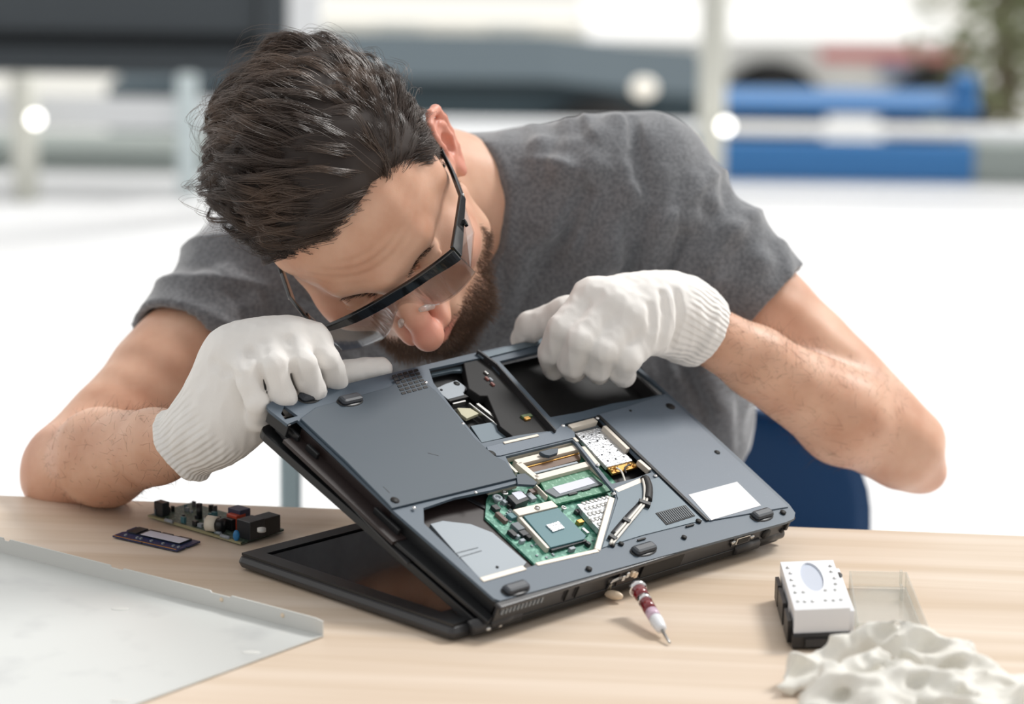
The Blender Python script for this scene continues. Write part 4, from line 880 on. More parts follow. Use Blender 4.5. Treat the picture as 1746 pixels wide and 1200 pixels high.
# fine arm hair
def armhair(E, Wr, n, name):
    ax = nrm(Wr-E); tt = (V-E)@ax/np.linalg.norm(Wr-E); dist = np.linalg.norm(V-(E+np.outer(np.clip(tt, 0, 1)*np.linalg.norm(Wr-E), ax)), axis=1)
    s_ = np.flatnonzero((tt > .12) & (tt < .97) & (dist < .05)); ii = rng.choice(s_, n); dv = N[ii]*.35+ax*.75+rng.normal(size=(n, 3))*.35
    t = np.linspace(0, 1, 4)[None, :, None]; cu = rng.normal(size=(n, 1, 3))*.003
    P = V[ii][:, None]+dv[:, None]*t*rng.uniform(.005, .011, (n, 1, 1))+cu*t*t; pc(strands(name, P, np.array([.00008, .00008, .00006, .00003]), M['armhair'], None))
armhair(EL, WL, 700, 'arm_hair'); armhair(ER, WR, 1300, 'arm_hair')

# ------------------------------------------------------------------ hair
HC = np.array([0, -.010, .046]); HR = np.array([.0775, .1025, .0905])
def zmin(n):
    a = np.arctan2(np.abs(n[..., 0]), n[..., 1])
    return np.interp(a, [0, .30, .55, .80, 1.0, 1.18, 1.32, 1.47, 1.60, 1.75, 2.0, 2.3, 3.15], [.53, .54, .55, .46, .30, .04, -.34, -.46, .04, .02, -.20, -.62, -.80])-np.where(n[..., 0] < 0, .17*np.clip(-n[..., 0]*2.2, 0, 1), 0)*(n[..., 1] > 0)
def sstep(x, a, b): t = np.clip((x-a)/(b-a), 0, 1); return t*t*(3-2*t)
def surfH(n): return HC+n*HR/np.sqrt(((n)**2).sum(-1, keepdims=True))
def volume(n):
    top = sstep(n[..., 2], .15, .75); fr_ = sstep(n[..., 1], -.3, .7); return .0045+top*(.018+.010*fr_)+.008*sstep(-n[..., 0], .2, .8)*sstep(n[..., 2], -.1, .4)*sstep(n[..., 1], .0, .6)+.004*top*np.sin(n[..., 0]*7+n[..., 1]*5)
# lumpy base under the strands
nu, nv = 220, 130; th = np.linspace(0, 2*np.pi, nu, endpoint=False); ph = np.linspace(-1.0, np.pi/2-.001, nv)
TH, PH = np.meshgrid(th, ph); n = np.stack([np.cos(PH)*np.sin(TH), np.cos(PH)*np.cos(TH), np.sin(PH)], -1); m_ = sstep(n[..., 2]-zmin(n), -.02, .22)
h = m_*(volume(n)*.62+.0022*wob(n.reshape(-1, 3), 4, 1.6).reshape(n.shape[:2]))-.004*(1-m_)
Pp = (surfH(n)+n*h[..., None]); Vp = (HO+(Pp.reshape(-1, 3)*HS)@HM.T); idx = np.arange(nu*nv).reshape(nv, nu)
qd = np.stack([idx[:-1], np.roll(idx[:-1], -1, 1), np.roll(idx[1:], -1, 1), idx[1:]], -1).reshape(-1, 4)[:, ::-1]; keep = (n[..., 2]-zmin(n)).reshape(-1)[qd].min(1) > -.03; hairbase = pc(raw_mesh('hair', Vp, qd[keep], M['scalp']))
def flow(n):
    """combing direction in head space: up and back over the crown, swept to his right, short sides combed down and back"""
    x, y, z = n[..., 0], n[..., 1], n[..., 2]; top = sstep(z, .25, .65)[..., None]; part = sstep(x, .35, .75)[..., None]
    ft = np.stack([-.85+0*x, -.55-.25*y, .25+0*x], -1); fl2 = np.stack([.10+0*x, -.9+0*x, .35+0*x], -1); fs = np.stack([0*x, -.75+0*x, -.65+0*x], -1)
    return (ft*(1-part)+fl2*part)*top+fs*(1-top)
def grow(nG, nC, seed, lenscale, hmin, hmax, spread, rad, keepf=None, wave=1.):
    r = np.random.default_rng(seed); n = r.normal(size=(nG*7, 3)); n /= np.linalg.norm(n, axis=1)[:, None]; n = n[(n[:, 2] > zmin(n)+.015)]
    if keepf is not None: n = n[keepf(n)]
    n = n[:nG]; G = len(n); N_ = 15; zz = n[:, 2]
    L = (np.interp(zz, [-.5, .0, .3, .6, 1], [.008, .014, .030, .056, .060])*lenscale*r.uniform(.75, 1.2, G)); hv = volume(n)*r.uniform(hmin, hmax, G)
    p = surfH(n)+n*-.001; d0 = flow(n)+np.stack([wob(n, 31, .8, 6), wob(n, 32, .8, 6), wob(n, 33, .8, 6)], -1)*.55; pts = []; nn = n.copy(); amp = r.uniform(.3, 1., G)*wave; phs = r.uniform(0, 6.28, G)
    base = surfH(n)
    for i in range(N_):
        t = i/(N_-1); dd = flow(nn)*.6+d0*.6; nrm_ = nn/HR; nrm_ /= np.linalg.norm(nrm_, axis=1)[:, None]; dd = dd-nrm_*(dd*nrm_).sum(1)[:, None]; dd /= np.linalg.norm(dd, axis=1)[:, None]+1e-9
        side = np.cross(dd, nrm_); wv = (np.sin(t*5.5+phs)*amp*.0042*np.minimum(1, L/.05)*t**.6)[:, None]
        lift = (hv*(np.sin(min(1, t*1.25)*math.pi/2)**.8)*(1-.35*max(0, t-.7)/.3))[:, None]
        pts.append(base+nrm_*(lift-.001)+side*wv+nrm_*(np.cos(t*6+phs*2)*amp*.0016*t)[:, None])
        base = base+dd*(L/N_)[:, None]; v = (base-HC)/HR; nn = v/np.linalg.norm(v, axis=1)[:, None]; base = surfH(nn)
    Gp = np.stack(pts, 1)                       # G,N,3 guide locks
    off = r.normal(size=(G, nC, 1, 3))*spread*np.minimum(1, (L/.03))[:, None, None, None]; t = np.linspace(0, 1, N_)[None, None, :, None]
    env = (.95-.62*t**1.3); P = Gp[:, None]+off*env+r.normal(size=(G, nC, 1, 3))*.0014*t**2+np.sin(t*r.uniform(3, 9, (G, nC, 1, 1))+r.uniform(0, 6, (G, nC, 1, 1)))*r.normal(size=(G, nC, 1, 3))*.0007*t
    cut = r.uniform(.75, 1., (G, nC, 1, 1)); P = P[:, :, :1]+(P-P[:, :, :1])*1.0
    P = P.reshape(-1, N_, 3); P = HO+(P*HS)@HM.T; rr = rad*np.array([1., 1, 1, 1, 1, 1, 1, 1, .95, .9, .8, .7, .55, .4, .15]); return P, rr
hp, rr = grow(1000, 26, 5, 1.0, .45, 1.25, .0022, .00019, wave=1.7)
o = pc(strands('hair_locks', hp, rr, M['hair'], None)); o.parent = hairbase; o.matrix_parent_inverse = Matrix.Identity(4); o.matrix_parent_inverse = (pinv).inverted() @ pinv if False else Matrix.Identity(4)
o.matrix_parent_inverse = Matrix.Identity(4)
hp, rr = grow(1100, 14, 9, 1.0, .15, .9, .0026, .00018, keepf=lambda n: n[:, 2] < .62, wave=1.4); o2 = strands('side_hair', hp, rr, M['hair'], None); o2.parent = hairbase
hp, rr = grow(220, 3, 15, 1.25, 1.0, 1.7, .003, .00012, keepf=lambda n: n[:, 2] > .2, wave=2.2); o3 = strands('stray_hair', hp, rr, M['hair'], None); o3.parent = hairbase

# ------------------------------------------------------------------ t-shirt
f = Field(axis(-.36, .36, .0030), axis(.30, 1.10, .0034, ((.30, .75, .0030),)), axis(-.34, .40, .0030))
f.ell(mid*.62+HIP*.38, (.172, .25, .112), RT, k=.03); f.ell(mid*.86+HIP*.14, (.175, .13, .108), RT, k=.05); f.ell(HIP, (.175, .15, .125), RT, k=.05)
hemR = SR+(ER-SR)*.50+np.array([0, 0, .006]); hemL = SL+(EL-SL)*.40
f.cap(SL, SR, .058, .062, k=.05); f.cap(SR, hemR, .064, .056, k=.035); f.cap(SL, hemL, .064, .060, k=.035)
f.cap(NB+np.array([.035, .02, -.002]), SR+np.array([0, .01, .006]), .058, .060, k=.04); f.cap(NB+np.array([-.03, .02, -.01]), SL, .056, .058, k=.04)
f.ell(at(1190, 705, .66), (.055, .08, .085), k=.04)
# cloth bulges and folds as ridges lying on the surface
def ridge(pts, r, k=.010, sink=.45, op='add', g=1.55):
    P = []
    for p in pts:
        q = f0.march(*p)
        if q is not None: P.append(q+nrm(ray(*p))*(r*g*sink if op == 'add' else -r*g*.35))
    for i in range(len(P)-1): f.cap(P[i], P[i+1], r*g*(.6 if i == 0 else 1), r*g*(.5 if i == len(P)-2 else 1), k, op)
class _Snap: pass
f0 = Field.__new__(Field); f0.ax = f.ax; f0.G = f.G.copy()
for pts, r in (([(1050, 212), (1010, 290), (960, 400), (900, 510)], .010), ([(1085, 330), (1040, 410), (960, 500), (890, 560)], .010), ([(1020, 240), (960, 300), (905, 380)], .007),
        ([(1180, 310), (1172, 380), (1150, 470)], .006), ([(1235, 330), (1242, 400), (1215, 480), (1190, 520)], .007), ([(1275, 380), (1290, 450), (1282, 510)], .007), ([(1130, 300), (1130, 380), (1100, 460)], .006),
        ([(1205, 300), (1210, 350), (1195, 430)], .005), ([(965, 215), (970, 260), (962, 290)], .006), ([(905, 222), (925, 250), (918, 300)], .005), ([(1330, 420), (1345, 470)], .006),
        ([(560, 590), (640, 640)], .007), ([(390, 470), (430, 520), (480, 560)], .006), ([(350, 480), (390, 530)], .005), ([(620, 600), (660, 640)], .008),
        ([(1150, 640), (1190, 720)], .008), ([(1195, 620), (1225, 700), (1240, 760)], .007), ([(1110, 640), (1150, 700)], .007)):
    ridge(pts, r)
for pts, r in (([(1078, 196), (1084, 260), (1100, 330)], .0035), ([(1000, 330), (930, 450), (880, 540)], .008), ([(1205, 470), (1190, 540)], .005), ([(1160, 400), (1130, 500)], .006), ([(860, 450), (850, 560)], .006), ([(1165, 620), (1205, 720)], .006)):
    ridge(pts, r, k=.008, op='sub')
# openings: neck, sleeves
nkd = nrm(nk0-NB); f.cap(NB-nkd*.015, nk0+nkd*.08, .0575, .066, k=.004, op='sub')
cN = at(846, 335, .49); X, Y, Z = f.xyz((slice(None),)*3)
nd = nrm(np.array([-.78, -.60, .16])); pl = ((X-cN[0])*nd[0]+(Y-cN[1])*nd[1]+(Z-cN[2])*nd[2]).astype(np.float32)
near = ((X-NB[0])**2+(Y-NB[1])**2+(Z-NB[2])**2 < .125**2); nb = np.broadcast_to(near, f.G.shape); f.G = np.where(nb, np.maximum(f.G, pl), f.G)
def sleeve_cut(S, hem, El, a, b, ri):
    """trim the sleeve at a plane through two hem points and hollow it"""
    dn = nrm(El-S); e = np.array(b)-np.array(a); n_ = dn-nrm(e)*(dn@nrm(e)); n_ = nrm(n_)
    p = ((X-a[0])*n_[0]+(Y-a[1])*n_[1]+(Z-a[2])*n_[2]).astype(np.float32); nr = (X-hem[0])**2+(Y-hem[1])**2+(Z-hem[2])**2 < .12**2
    f.G = np.where(np.broadcast_to(nr, f.G.shape), np.maximum(f.G, p), f.G); f.cap(hem-dn*.05, hem+dn*.09, ri, ri, k=.002, op='sub')
sleeve_cut(SR, hemR, ER, at(1378, 443, .50), at(1294, 532, .49), .0505); sleeve_cut(SL, hemL, EL, at(262, 546, .49), at(360, 594, .48), .0525)
wz = (Z > -.30); f.G = np.where(np.broadcast_to(wz, f.G.shape), f.G, .5).astype(np.float32)
del pl, nb
V, Q = f.mesh(); N = normals(V, Q)
dS = V-(SR+np.array([-.005, 0, .03])); rS = np.linalg.norm(dS[:, [0, 2]], axis=1); aS = np.arctan2(-dS[:, 2], -dS[:, 0]); en = sstep(rS, .02, .07)*(1-sstep(rS, .20, .34))*sstep(-dS[:, 0], -.01, .03)
V = V+N*(en*.0105*(1-np.abs(np.sin(aS*4.6+wob(V, 61, 3, 5)*.35))**.6)*sstep(np.linalg.norm(V-NB, axis=1), .075, .12))[:, None]*(sstep(-N[:, 1], -.2, .3))[:, None]
for S_, E__, H_, sd_ in ((SR, ER, hemR, 1.3), (SL, EL, hemL, -1.1)):
    ax = nrm(E__-S_); ts = (V-S_)@ax; ro = V-S_-np.outer(ts, ax); en = sstep(ts, -.01, .03)*(1-sstep(ts, .115, .145))*(np.linalg.norm(ro, axis=1) < .1)
    V = V+N*(en*.0075*(1-np.abs(np.sin(ts*62+ro@np.array([-.6, 0, .8])*30*sd_+wob(V, 63, 4, 5)*.6))**.6))[:, None]
V = V+N*(wob(V, 41, 9, 8)*.0016+(1-2*np.abs(wob(V, 42, 16, 6)))*.0007)[:, None]; V = smooth_mesh(V, Q, 2, .5)
shirt = pc(raw_mesh('t_shirt', V, Q, M['shirt'])); fshirt = f
# collar band
cb2 = []; ax_ = nd; u_ = nrm(np.cross(ax_, [0, 0, 1])); v_ = np.cross(ax_, u_); cc2 = NB+ax_*((cN-NB)@ax_)
for k in range(41):
    a = 2*math.pi*k/40; cb2.append(cc2+(u_*math.cos(a)+v_*math.sin(a))*.0575-ax_*.003)
mb = MB(); mb.tube(cb2, .0032, 8, cap=False); pc(mb.build('neckband', M['seam']))
# trousers, socks and shoes (under the table)
g = Field(axis(-.3, .45, .008), axis(.1, 1.15, .008), axis(-.76, -.08, .008))
for s in (-1, 1):
    hp_ = HIP+np.array([s*.09, 0, -.04]); kn = np.array([.07+s*.15, .48, -.235]); an = np.array([.07+s*.15, .56, -.64])
    g.cap(hp_, kn, .085, .062, k=.03); g.cap(kn, an, .060, .048, k=.02)
g.ell(HIP+np.array([0, .0, -.03]), (.17, .13, .10), k=.04)
V, Q = g.mesh(); pc(raw_mesh('trousers', V, Q, M['jeans']))
for s in (-1, 1):
    an = np.array([.07+s*.15, .53, -.70]); mb = MB(); mb.ball(an+np.array([0, -.05, 0]), (.045, .13, .048)); o = mb.build('shoe', M['shoe']); pc(o)

# ------------------------------------------------------------------ gloves
def Ln(px, py, n=0.):
    """point over the laptop's underside plane"""
    u, v = Bp(px, py, n); return W3(u, v, n)
def finger(f, pts, r, k=.0035):
    n = len(pts)-1
    for i in range(n): f.cap(pts[i], pts[i+1], r*(1-.05*i), r*(1-.05*(i+1)), k=k if i == 0 else .0015)
# image-right hand (his left), fingers hooked over the edge of the casing
f = Field(axis(-.01, .225, .0013), axis(.24, .48, .0013), axis(.06, .26, .0013))
MC = [at(1006, 503, .345), at(1043, 518, .335), at(1078, 540, .330), at(1108, 572, .332)]
PI_ = [at(958, 560, .322), at(990, 580, .310), at(1032, 598, .308), at(1072, 612, .312)]
TI = [at(940, 600, .335), at(975, 622, .325), at(1019, 626, .322), at(1060, 632, .326)]
T2 = [at(944, 625, .352), at(980, 630, .345), at(1022, 634, .342), at(1062, 640, .342)]
wr = WR+nrm(ER-WR)*.004
for i, m in enumerate(MC): f.cap(wr+(at(1165, 500+i*26, .385)-wr)*.7, m, .020, .0145, k=.022)
f.ell((MC[1]+wr)/2+np.array([.0, .004, .010]), (.040, .030, .022), k=.02)
for i in range(4): finger(f, [MC[i], PI_[i], TI[i], T2[i]], (.0128, .0130, .0126, .0120)[i], .006)
tb = [at(1040, 520, .385), at(965, 535, .378), at(905, 556, .385), at(893, 578, .400)]
f.cap(tb[0], tb[1], .020, .0150, k=.014); f.cap(tb[1], tb[2], .0138, .0122, k=.006); f.cap(tb[2], tb[3], .0122, .0115, k=.004)
# cuff, slightly flared with a rolled end
cu0 = WR+nrm(WR-ER)*.022; cu1 = WR+nrm(ER-WR)*.008; cd = nrm(ER-WR)
f.cap(cu0, cu1, .0300, .0325, k=.012); 
for t_, r_ in ((-.020, .0315), (-.009, .0330), (.002, .0338)):
    c = WR+cd*t_; a1 = nrm(np.cross(cd, [0, .2, 1])); a2 = np.cross(cd, a1); pr0 = None
    for k in range(25):
        w = 2*math.pi*k/24; p = c+(a1*math.cos(w)+a2*math.sin(w))*(r_-.002)+cd*.003*math.sin(w*2+t_*200)
        if pr0 is not None: f.cap(pr0, p, .0024, k=.004)
        pr0 = p
X, Y, Z = f.xyz((slice(None),)*3); pl = (X-cu1[0])*cd[0]+(Y-cu1[1])*cd[1]+(Z-cu1[2])*cd[2]-.010
f.G = np.maximum(f.G, pl.astype(np.float32)); f.cap(cu1-cd*.008, cu1+cd*.05, .0285, .0300, k=.002, op='sub')
fgr = f
# creases between the fingers and over the hand
for pts in ([(1128, 500), (1135, 540), (1125, 590)], [(1150, 490), (1160, 540), (1145, 595)], [(1108, 520), (1112, 560)]):
    q = [f.march(*p) for p in pts]; q = [x for x in q if x is not None]
    for i in range(len(q)-1): f.cap(q[i]-nrm(ray(900, 600))*.0015, q[i+1]-nrm(ray(900, 600))*.0015, .0030, k=.004, op='sub')
def glove(f, name, origin, axd, t0, t1, lab):
    V, Q = f.mesh(); N = normals(V, Q); V = V+N*(wob(V, 51, 35, 8)*.00055+(1-2*np.abs(wob(V, 52, 55, 5)))*.0003)[:, None]; V = smooth_mesh(V, Q, 3, .5)
    o = pc(raw_mesh(name, V, Q, M['knit'])); e1 = nrm(np.cross(axd, [0, 1, .1])); e2 = np.cross(axd, e1); r = V-origin
    # angle measured from the camera side so that the seam lies at the back
    bk = nrm(np.array([0, 1, 0])-axd*axd[1]); sd_ = np.cross(axd, bk); ang = np.arctan2(r@sd_, -(r@bk)); attr(o, 'rib', ang*44); tt = r@axd; attr(o, 'cuff', np.clip((tt-t0)/(t1-t0), 0, 1)); o['label'] = lab; return o
glove(f, 'glove', WR, cd, -.035, -.022, 'white knitted glove gripping the casing, thumb to the left')

# image-left hand (his right), fingers pointing down behind the near corner
f = Field(axis(-.30, -.06, .0013), axis(.13, .40, .0013), axis(.02, .26, .0013))
MC = [at(404, 604, .210), at(448, 584, .205), at(496, 578, .210), at(538, 588, .225)]
PI_ = [at(420, 632, .176), at(467, 622, .174), at(517, 618, .184), at(558, 612, .208)]
TI = [at(437, 686, .170), at(482, 676, .176), at(532, 662, .196), at(572, 650, .225)]
T2 = [at(446, 716, .185), at(492, 702, .200), at(540, 690, .220), at(575, 680, .245)]
wr = WL+nrm(EL-WL)*-.01
for i, m in enumerate(MC): f.cap(wr+(m-wr)*.15, m, .0235, .0150, k=.022)
f.ell((MC[1]+wr)/2+np.array([.002, 0, .004]), (.034, .028, .034), k=.018); f.cap(MC[0], at(382, 665, .228), .014, .020, k=.015); f.cap(at(405, 695, .220), at(430, 640, .232), .020, .018, k=.015)
f.ell(at(400, 600, .215), (.022, .02, .020), k=.015); f.ell(at(470, 580, .225), (.035, .02, .018), k=.015)
for i in range(4): finger(f, [MC[i], PI_[i], TI[i], T2[i]], (.0108, .0116, .0120, .0112)[i], .005)
tb = [at(470, 650, .240), at(545, 645, .250), at(600, 636, .262), at(650, 628, .275)]
f.cap(tb[0], tb[1], .018, .0135, k=.012); f.cap(tb[1], tb[2], .0128, .0115, k=.005); f.cap(tb[2], tb[3], .0115, .0095, k=.004)
cdl = nrm(EL-WL); up = at(352, 742, .215); cu0 = at(396, 700, .216); cu1 = at(322, 752, .232); cdl = nrm(cu1-cu0)
f.cap(cu0, cu1, .0325, .0305, k=.014)
X, Y, Z = f.xyz((slice(None),)*3); p0 = cu1+cdl*.010; pl = (X-p0[0])*cdl[0]+(Y-p0[1])*cdl[1]+(Z-p0[2])*cdl[2]
f.G = np.maximum(f.G, pl.astype(np.float32))
a1 = nrm(np.cross(cdl, [0, 1, .2])); a2 = np.cross(cdl, a1); prv = None
for k in range(33):
    w = 2*math.pi*k/32; p = p0-cdl*.003+(a1*math.cos(w)+a2*math.sin(w))*.0300
    if prv is not None: f.cap(prv, p, .0026, k=.003)
    prv = p
f.cap(p0-cdl*.010, p0+cdl*.03, .0270, .0285, k=.002, op='sub')
for pts in ([(363, 618), (385, 634), (404, 644)], [(418, 620), (425, 600)], [(450, 600), (446, 582)], [(500, 600), (492, 580)], [(452, 660), (442, 628)], [(510, 650), (500, 618)]):
    q = [f.march(*p) for p in pts]; q = [x for x in q if x is not None]
    for i in range(len(q)-1): f.cap(q[i]-nrm(ray(900, 600))*.001, q[i+1]-nrm(ray(900, 600))*.001, .0022, k=.005, op='sub')
glove(f, 'glove', cu1, cdl, -.050, -.036, 'white knitted glove with a ribbed cuff, fingers pointing down')

# ------------------------------------------------------------------ safety glasses
gl = empty('safety_glasses', tuple(Hd(0, .11, .03)), 'clear safety glasses with black brow bar and temples on the person\'s face', 'glasses')
def gpath(x):   # wrap-around plan: distance forward for a sideways position
    return .116-.009*(abs(x)/.066)**2.3
def ribbon(name, top, bot, th, m):
    """solid strip between two lists of head-space points, th thick (inwards)"""
    v = []; n_ = len(top)
    for T_, B_ in zip(top, bot):
        T_ = np.array(T_); B_ = np.array(B_); inn = np.array([-T_[0]*.35, -1, 0]); inn /= np.linalg.norm(inn)
        T_[0] += GX; B_[0] += GX; v += [Hd(*T_), Hd(*B_), Hd(*(B_+inn*th)), Hd(*(T_+inn*th))]
    fc = []
    for i in range(n_-1):
        for k in range(4): fc.append((i*4+k, i*4+(k+1) % 4, (i+1)*4+(k+1) % 4, (i+1)*4+k))
    fc += [(0, 1, 2, 3)[::-1], tuple((n_-1)*4+k for k in range(4))]
    mb = MB(); mb.add(v, fc, False); return child_world(mb, name, m, gl)
GX = -.0040; xs = np.linspace(-.0625, .0625, 41)
btop = [(x, gpath(x), .0405-.003*(abs(x)/.066)**2) for x in xs]; bbot = [(x, gpath(x)+.001, .0300-.0065*sstep(x, .030, .066)+.0035*sstep(-x, .03, .066)) for x in xs]
o = ribbon('brow_bar', btop, bbot, .0034, M['lensblk']); bevel(o, .0008, 2)
ltop = [(x, gpath(x)-.001, .0315) for x in xs]; lbot = [(x, gpath(x)*1.0-.006+.002*abs(x)/.07, -.014+.026*math.exp(-(x/.017)**2)-.000+.012*(abs(x)/.071)**4) for x in xs]
ribbon('lens', ltop, lbot, .0014, M['lens'])
for s in (-1, 1):
    pts = [(s*.0625+GX, gpath(.0625), .034), (s*.0700+GX*.6, .090, .0335), (s*.0800, .060, .0290), (s*.0805, .030, .0240), (s*.0800, .004, .0225), (s*.0795, -.012, .018), (s*.077, -.028, .004)]
    w_ = [.0085, .0070, .0044, .0036, .0034, .0034, .0028]
    v = []
    for p, h in zip(pts, w_):
        for dz, dx in ((h, .0016), (-h, .0016), (-h, -.0016), (h, -.0016)): v.append(Hd(p[0]+s*dx, p[1], p[2]+dz))
    fc = [(i*4+k, i*4+(k+1) % 4, (i+1)*4+(k+1) % 4, (i+1)*4+k) for i in range(len(pts)-1) for k in range(4)]+[(3, 2, 1, 0), tuple((len(pts)-1)*4+k for k in range(4))]
    mb = MB(); mb.add(v, fc); o = child_world(mb, 'temple', M['lensblk'], gl); bevel(o, .0007, 2)
    child_world(MB().box(Hd(s*.0735, .082, .0270), (.003, .006, .004), HM, bev=.0005), 'hinge', M['lensblk'], gl)
    child_world(MB().ball(Hd(s*.0815, .058, .029), .0012), 'hinge_pin', M['steel'], gl)
    # clear side shield between lens and temple
    mb = MB(); v = [Hd(s*.0627+GX, gpath(.0625)-.001, .031), Hd(s*.0627+GX, gpath(.0625)-.006, .000), Hd(s*.0735, .078, .006), Hd(s*.0795, .062, .026)]
    v += [x-HM[:, 0]*s*.0012 for x in v]; mb.add(v, [(0,1,2,3), (7,6,5,4), (0,4,5,1), (1,5,6,2), (2,6,7,3), (3,7,4,0)]); child_world(mb, 'side_shield', M['lens'], gl)
    mb = MB(); mb.tube([Hd(s*.009, .119, .008), Hd(s*.0115, .113, -.001), Hd(s*.0150, .108, -.011)], [.0022, .0030, .0022], 10); child_world(mb, 'nose_pad', M['pad'], gl)

# ================================================================== loose things on the table
# memory module
def board_frame(A, B, C):   # A origin, B along x, C along y (world, z=0 plane)
    x = nrm(B-A); n = np.array([0, 0, 1.]); y = np.cross(n, x)
    if (C-A)@y < 0: pass
    return np.array([x, y, n]).T
A = atz(192, 918, 0); Bq = atz(302, 943, 0); Cq = atz(232, 903, 0)
def affine(A, B, C):   # unit square to parallelogram
    return lambda s, t, z: (A[0]+(B[0]-A[0])*s+(C[0]-A[0])*t, A[1]+(B[1]-A[1])*s+(C[1]-A[1])*t, z)
F = affine(A, Bq, Cq)
mm = empty('memory_module', tuple(F(.5, .5, 0)), 'small blue memory stick with a white label, left of the green circuit board', 'memory stick')
sq = lambda a, b, c, d: [(a, b), (c, b), (c, d), (a, d)]
def ap(name, F, r, z0, z1, m, parent, bw=0):
    o = child_world(MB().prism(sq(*r) if len(r) == 4 and not isinstance(r[0], tuple) else r, z0, z1, F), name, m, parent)
    if bw: bevel(o, bw)
    return o
ap('circuit_board', F, [(0, 0), (.45, 0), (.45, .04), (.47, .04), (.47, 0), (1, 0), (1, .35), (.98, .42), (1, .5), (1, 1), (0, 1), (0, .6), (.03, .5), (0, .42)], .0012, .0026, M['navy'], mm)
for k in range(3): ap('memory_chip', F, (.08+k*.20-.02*(k > 0), .42, .22+k*.20, .93), .0026, .0042, M['chip'], mm, .0002)
ap('memory_chip', F, (.72, .42, .90, .93), .0026, .0042, M['chip'], mm, .0002)
ap('paper_label', F, (.30, .38, .90, .80), .0042, .0045, M['label'], mm)
ap('gold_contacts', F, (.02, 0, .98, .035), .0026, .0029, M['gold'], mm)
for s in (.12, .3, .36, .52, .7, .86, .94): ap('capacitor', F, (s, .16, s+.025, .24), .0026, .0038, M['plate'], mm)

# green circuit board with tall components
A = atz(253, 884, 0); Bq = atz(411, 931, 0); Cq = A+(atz(484, 908, 0)-Bq); F = affine(A, Bq, Cq)
def cw(px, py, z=0.): return atz(px, py, z)
cb_ = empty('circuit_board', tuple(F(.5, .5, 0)), 'green circuit board with tall black, red and white components by the laptop screen', 'circuit board')
ap('board_plate', F, (0, 0, 1, 1), .0015, .0032, M['dgreen'], cb_); ap('board_rim', F, (0, -.01, 1, .03), .0014, .0033, M['pcbedge'], cb_)
Bx = nrm(Bq-A); By = np.array([-Bx[1], Bx[0], 0]); Rb = np.array([Bx, By, [0, 0, 1]]).T
def blk(name, px, py, wx, wy, h, m, lab=None, R=Rb):   # px,py = where its foot stands
    p = cw(px, py, .003); o = child_world(MB().box((p[0], p[1], .003+h/2), (wx, wy, h), R, bev=.0006), name, m, cb_)
    if lab: o['label'] = lab
    return o
blk('filter_block', 276, 878, .011, .008, .012, M['chip'])
p = cw(340, 884, .003); child_world(MB().tube([(p[0], p[1], .003), (p[0], p[1], .016)], .0026, 16), 'capacitor', M['black'], cb_)
p = cw(313, 889, .003); child_world(MB().tube([(p[0], p[1], .003), (p[0], p[1], .009)], .0013, 12), 'capacitor', M['black'], cb_)
p = cw(367, 880, .003); child_world(MB().tube([(p[0], p[1], .003), (p[0], p[1], .012)], .0018, 12), 'capacitor', M['chip'], cb_)
p = cw(364, 893, .010); Rr = nrm(Bx+By*.3)
child_world(MB().tube([p-Rr*.006, p-Rr*.0055, p+Rr*.0035, p+Rr*.004], [.003, .0066, .0066, .004], 24), 'coil', M['ring'], cb_)
child_world(MB().tube([p+Rr*.004, p+Rr*.010], .0058, 20), 'coil_core', M['black'], cb_)
blk('transformer', 396, 902, .010, .010, .010, M['black']); tr_ = blk('winding', 403, 900, .012, .011, .0125, M['red'], 'copper red winding'); blk('transformer_cap', 408, 897, .015, .012, .0160, mat('dark_blue_cap', (58, 58, 84), .4))
rl = blk('relay', 428, 915, .016, .017, .0155, M['chip']); blk('relay', 455, 908, .014, .018, .0150, M['black'])
p = cw(446, 903, .0175); child_world(MB().tube([(p[0], p[1], .016), (p[0], p[1], .0188)], .0036, 20), 'white_cap', M['sheetlip'], cb_)
p = cw(403, 922, .003); child_world(MB().ball((p[0], p[1], .0075), (.0028, .0018, .0048)), 'disc_capacitor', M['bluecap'], cb_)
for px, py, w in ((288, 888, .009), (384, 915, .010), (372, 908, .007)):
    p = cw(px, py, .004); child_world(MB().tube([p-Bx*w/2, p+Bx*w/2], .0016, 10), 'resistor', M['plate'], cb_)
for px, py in ((357, 902), (362, 905), (367, 906), (347, 897), (378, 903), (352, 905)):
    p = cw(px, py, .003); child_world(MB().tube([(p[0], p[1], .003), (p[0]+.001, p[1], .012)], .0004, 6), 'pin', M['steel'], cb_)
for k in range(26):
    s, t = rng.uniform(.04, .75), rng.uniform(.08, .9); q0 = F(s, t, .0032); h = rng.uniform(.001, .006)
    child_world(MB().box((q0[0], q0[1], .0032+h/2), (rng.uniform(.0015, .005), rng.uniform(.0015, .004), h), Rb), 'small_component', M[['plate', 'chip', 'black', 'chipgrey', 'teal'][k % 5]], cb_)

# pale steel cover tray bottom left
c0 = atz(550, 1087, 0); c1 = atz(0, 945, 0); c2 = atz(242, 1200, 0)
dx = nrm(c1-c0); dy = nrm(c2-c0); dy = nrm(dy)
tray = empty('steel_cover', tuple(c0), 'pale steel cover sheet with an upright lip, bottom left of the table', 'metal cover')
Lx, Ly = np.linalg.norm(c1-c0)*1.22, .42
Ft = lambda s, t, z: tuple(c0+dx*s+dy*t+np.array([0, 0, z]))
child_world(MB().prism([(0, 0), (Lx, 0), (Lx, Ly), (0, Ly)], .0006, .0018, Ft), 'sheet', M['sheet'], tray)
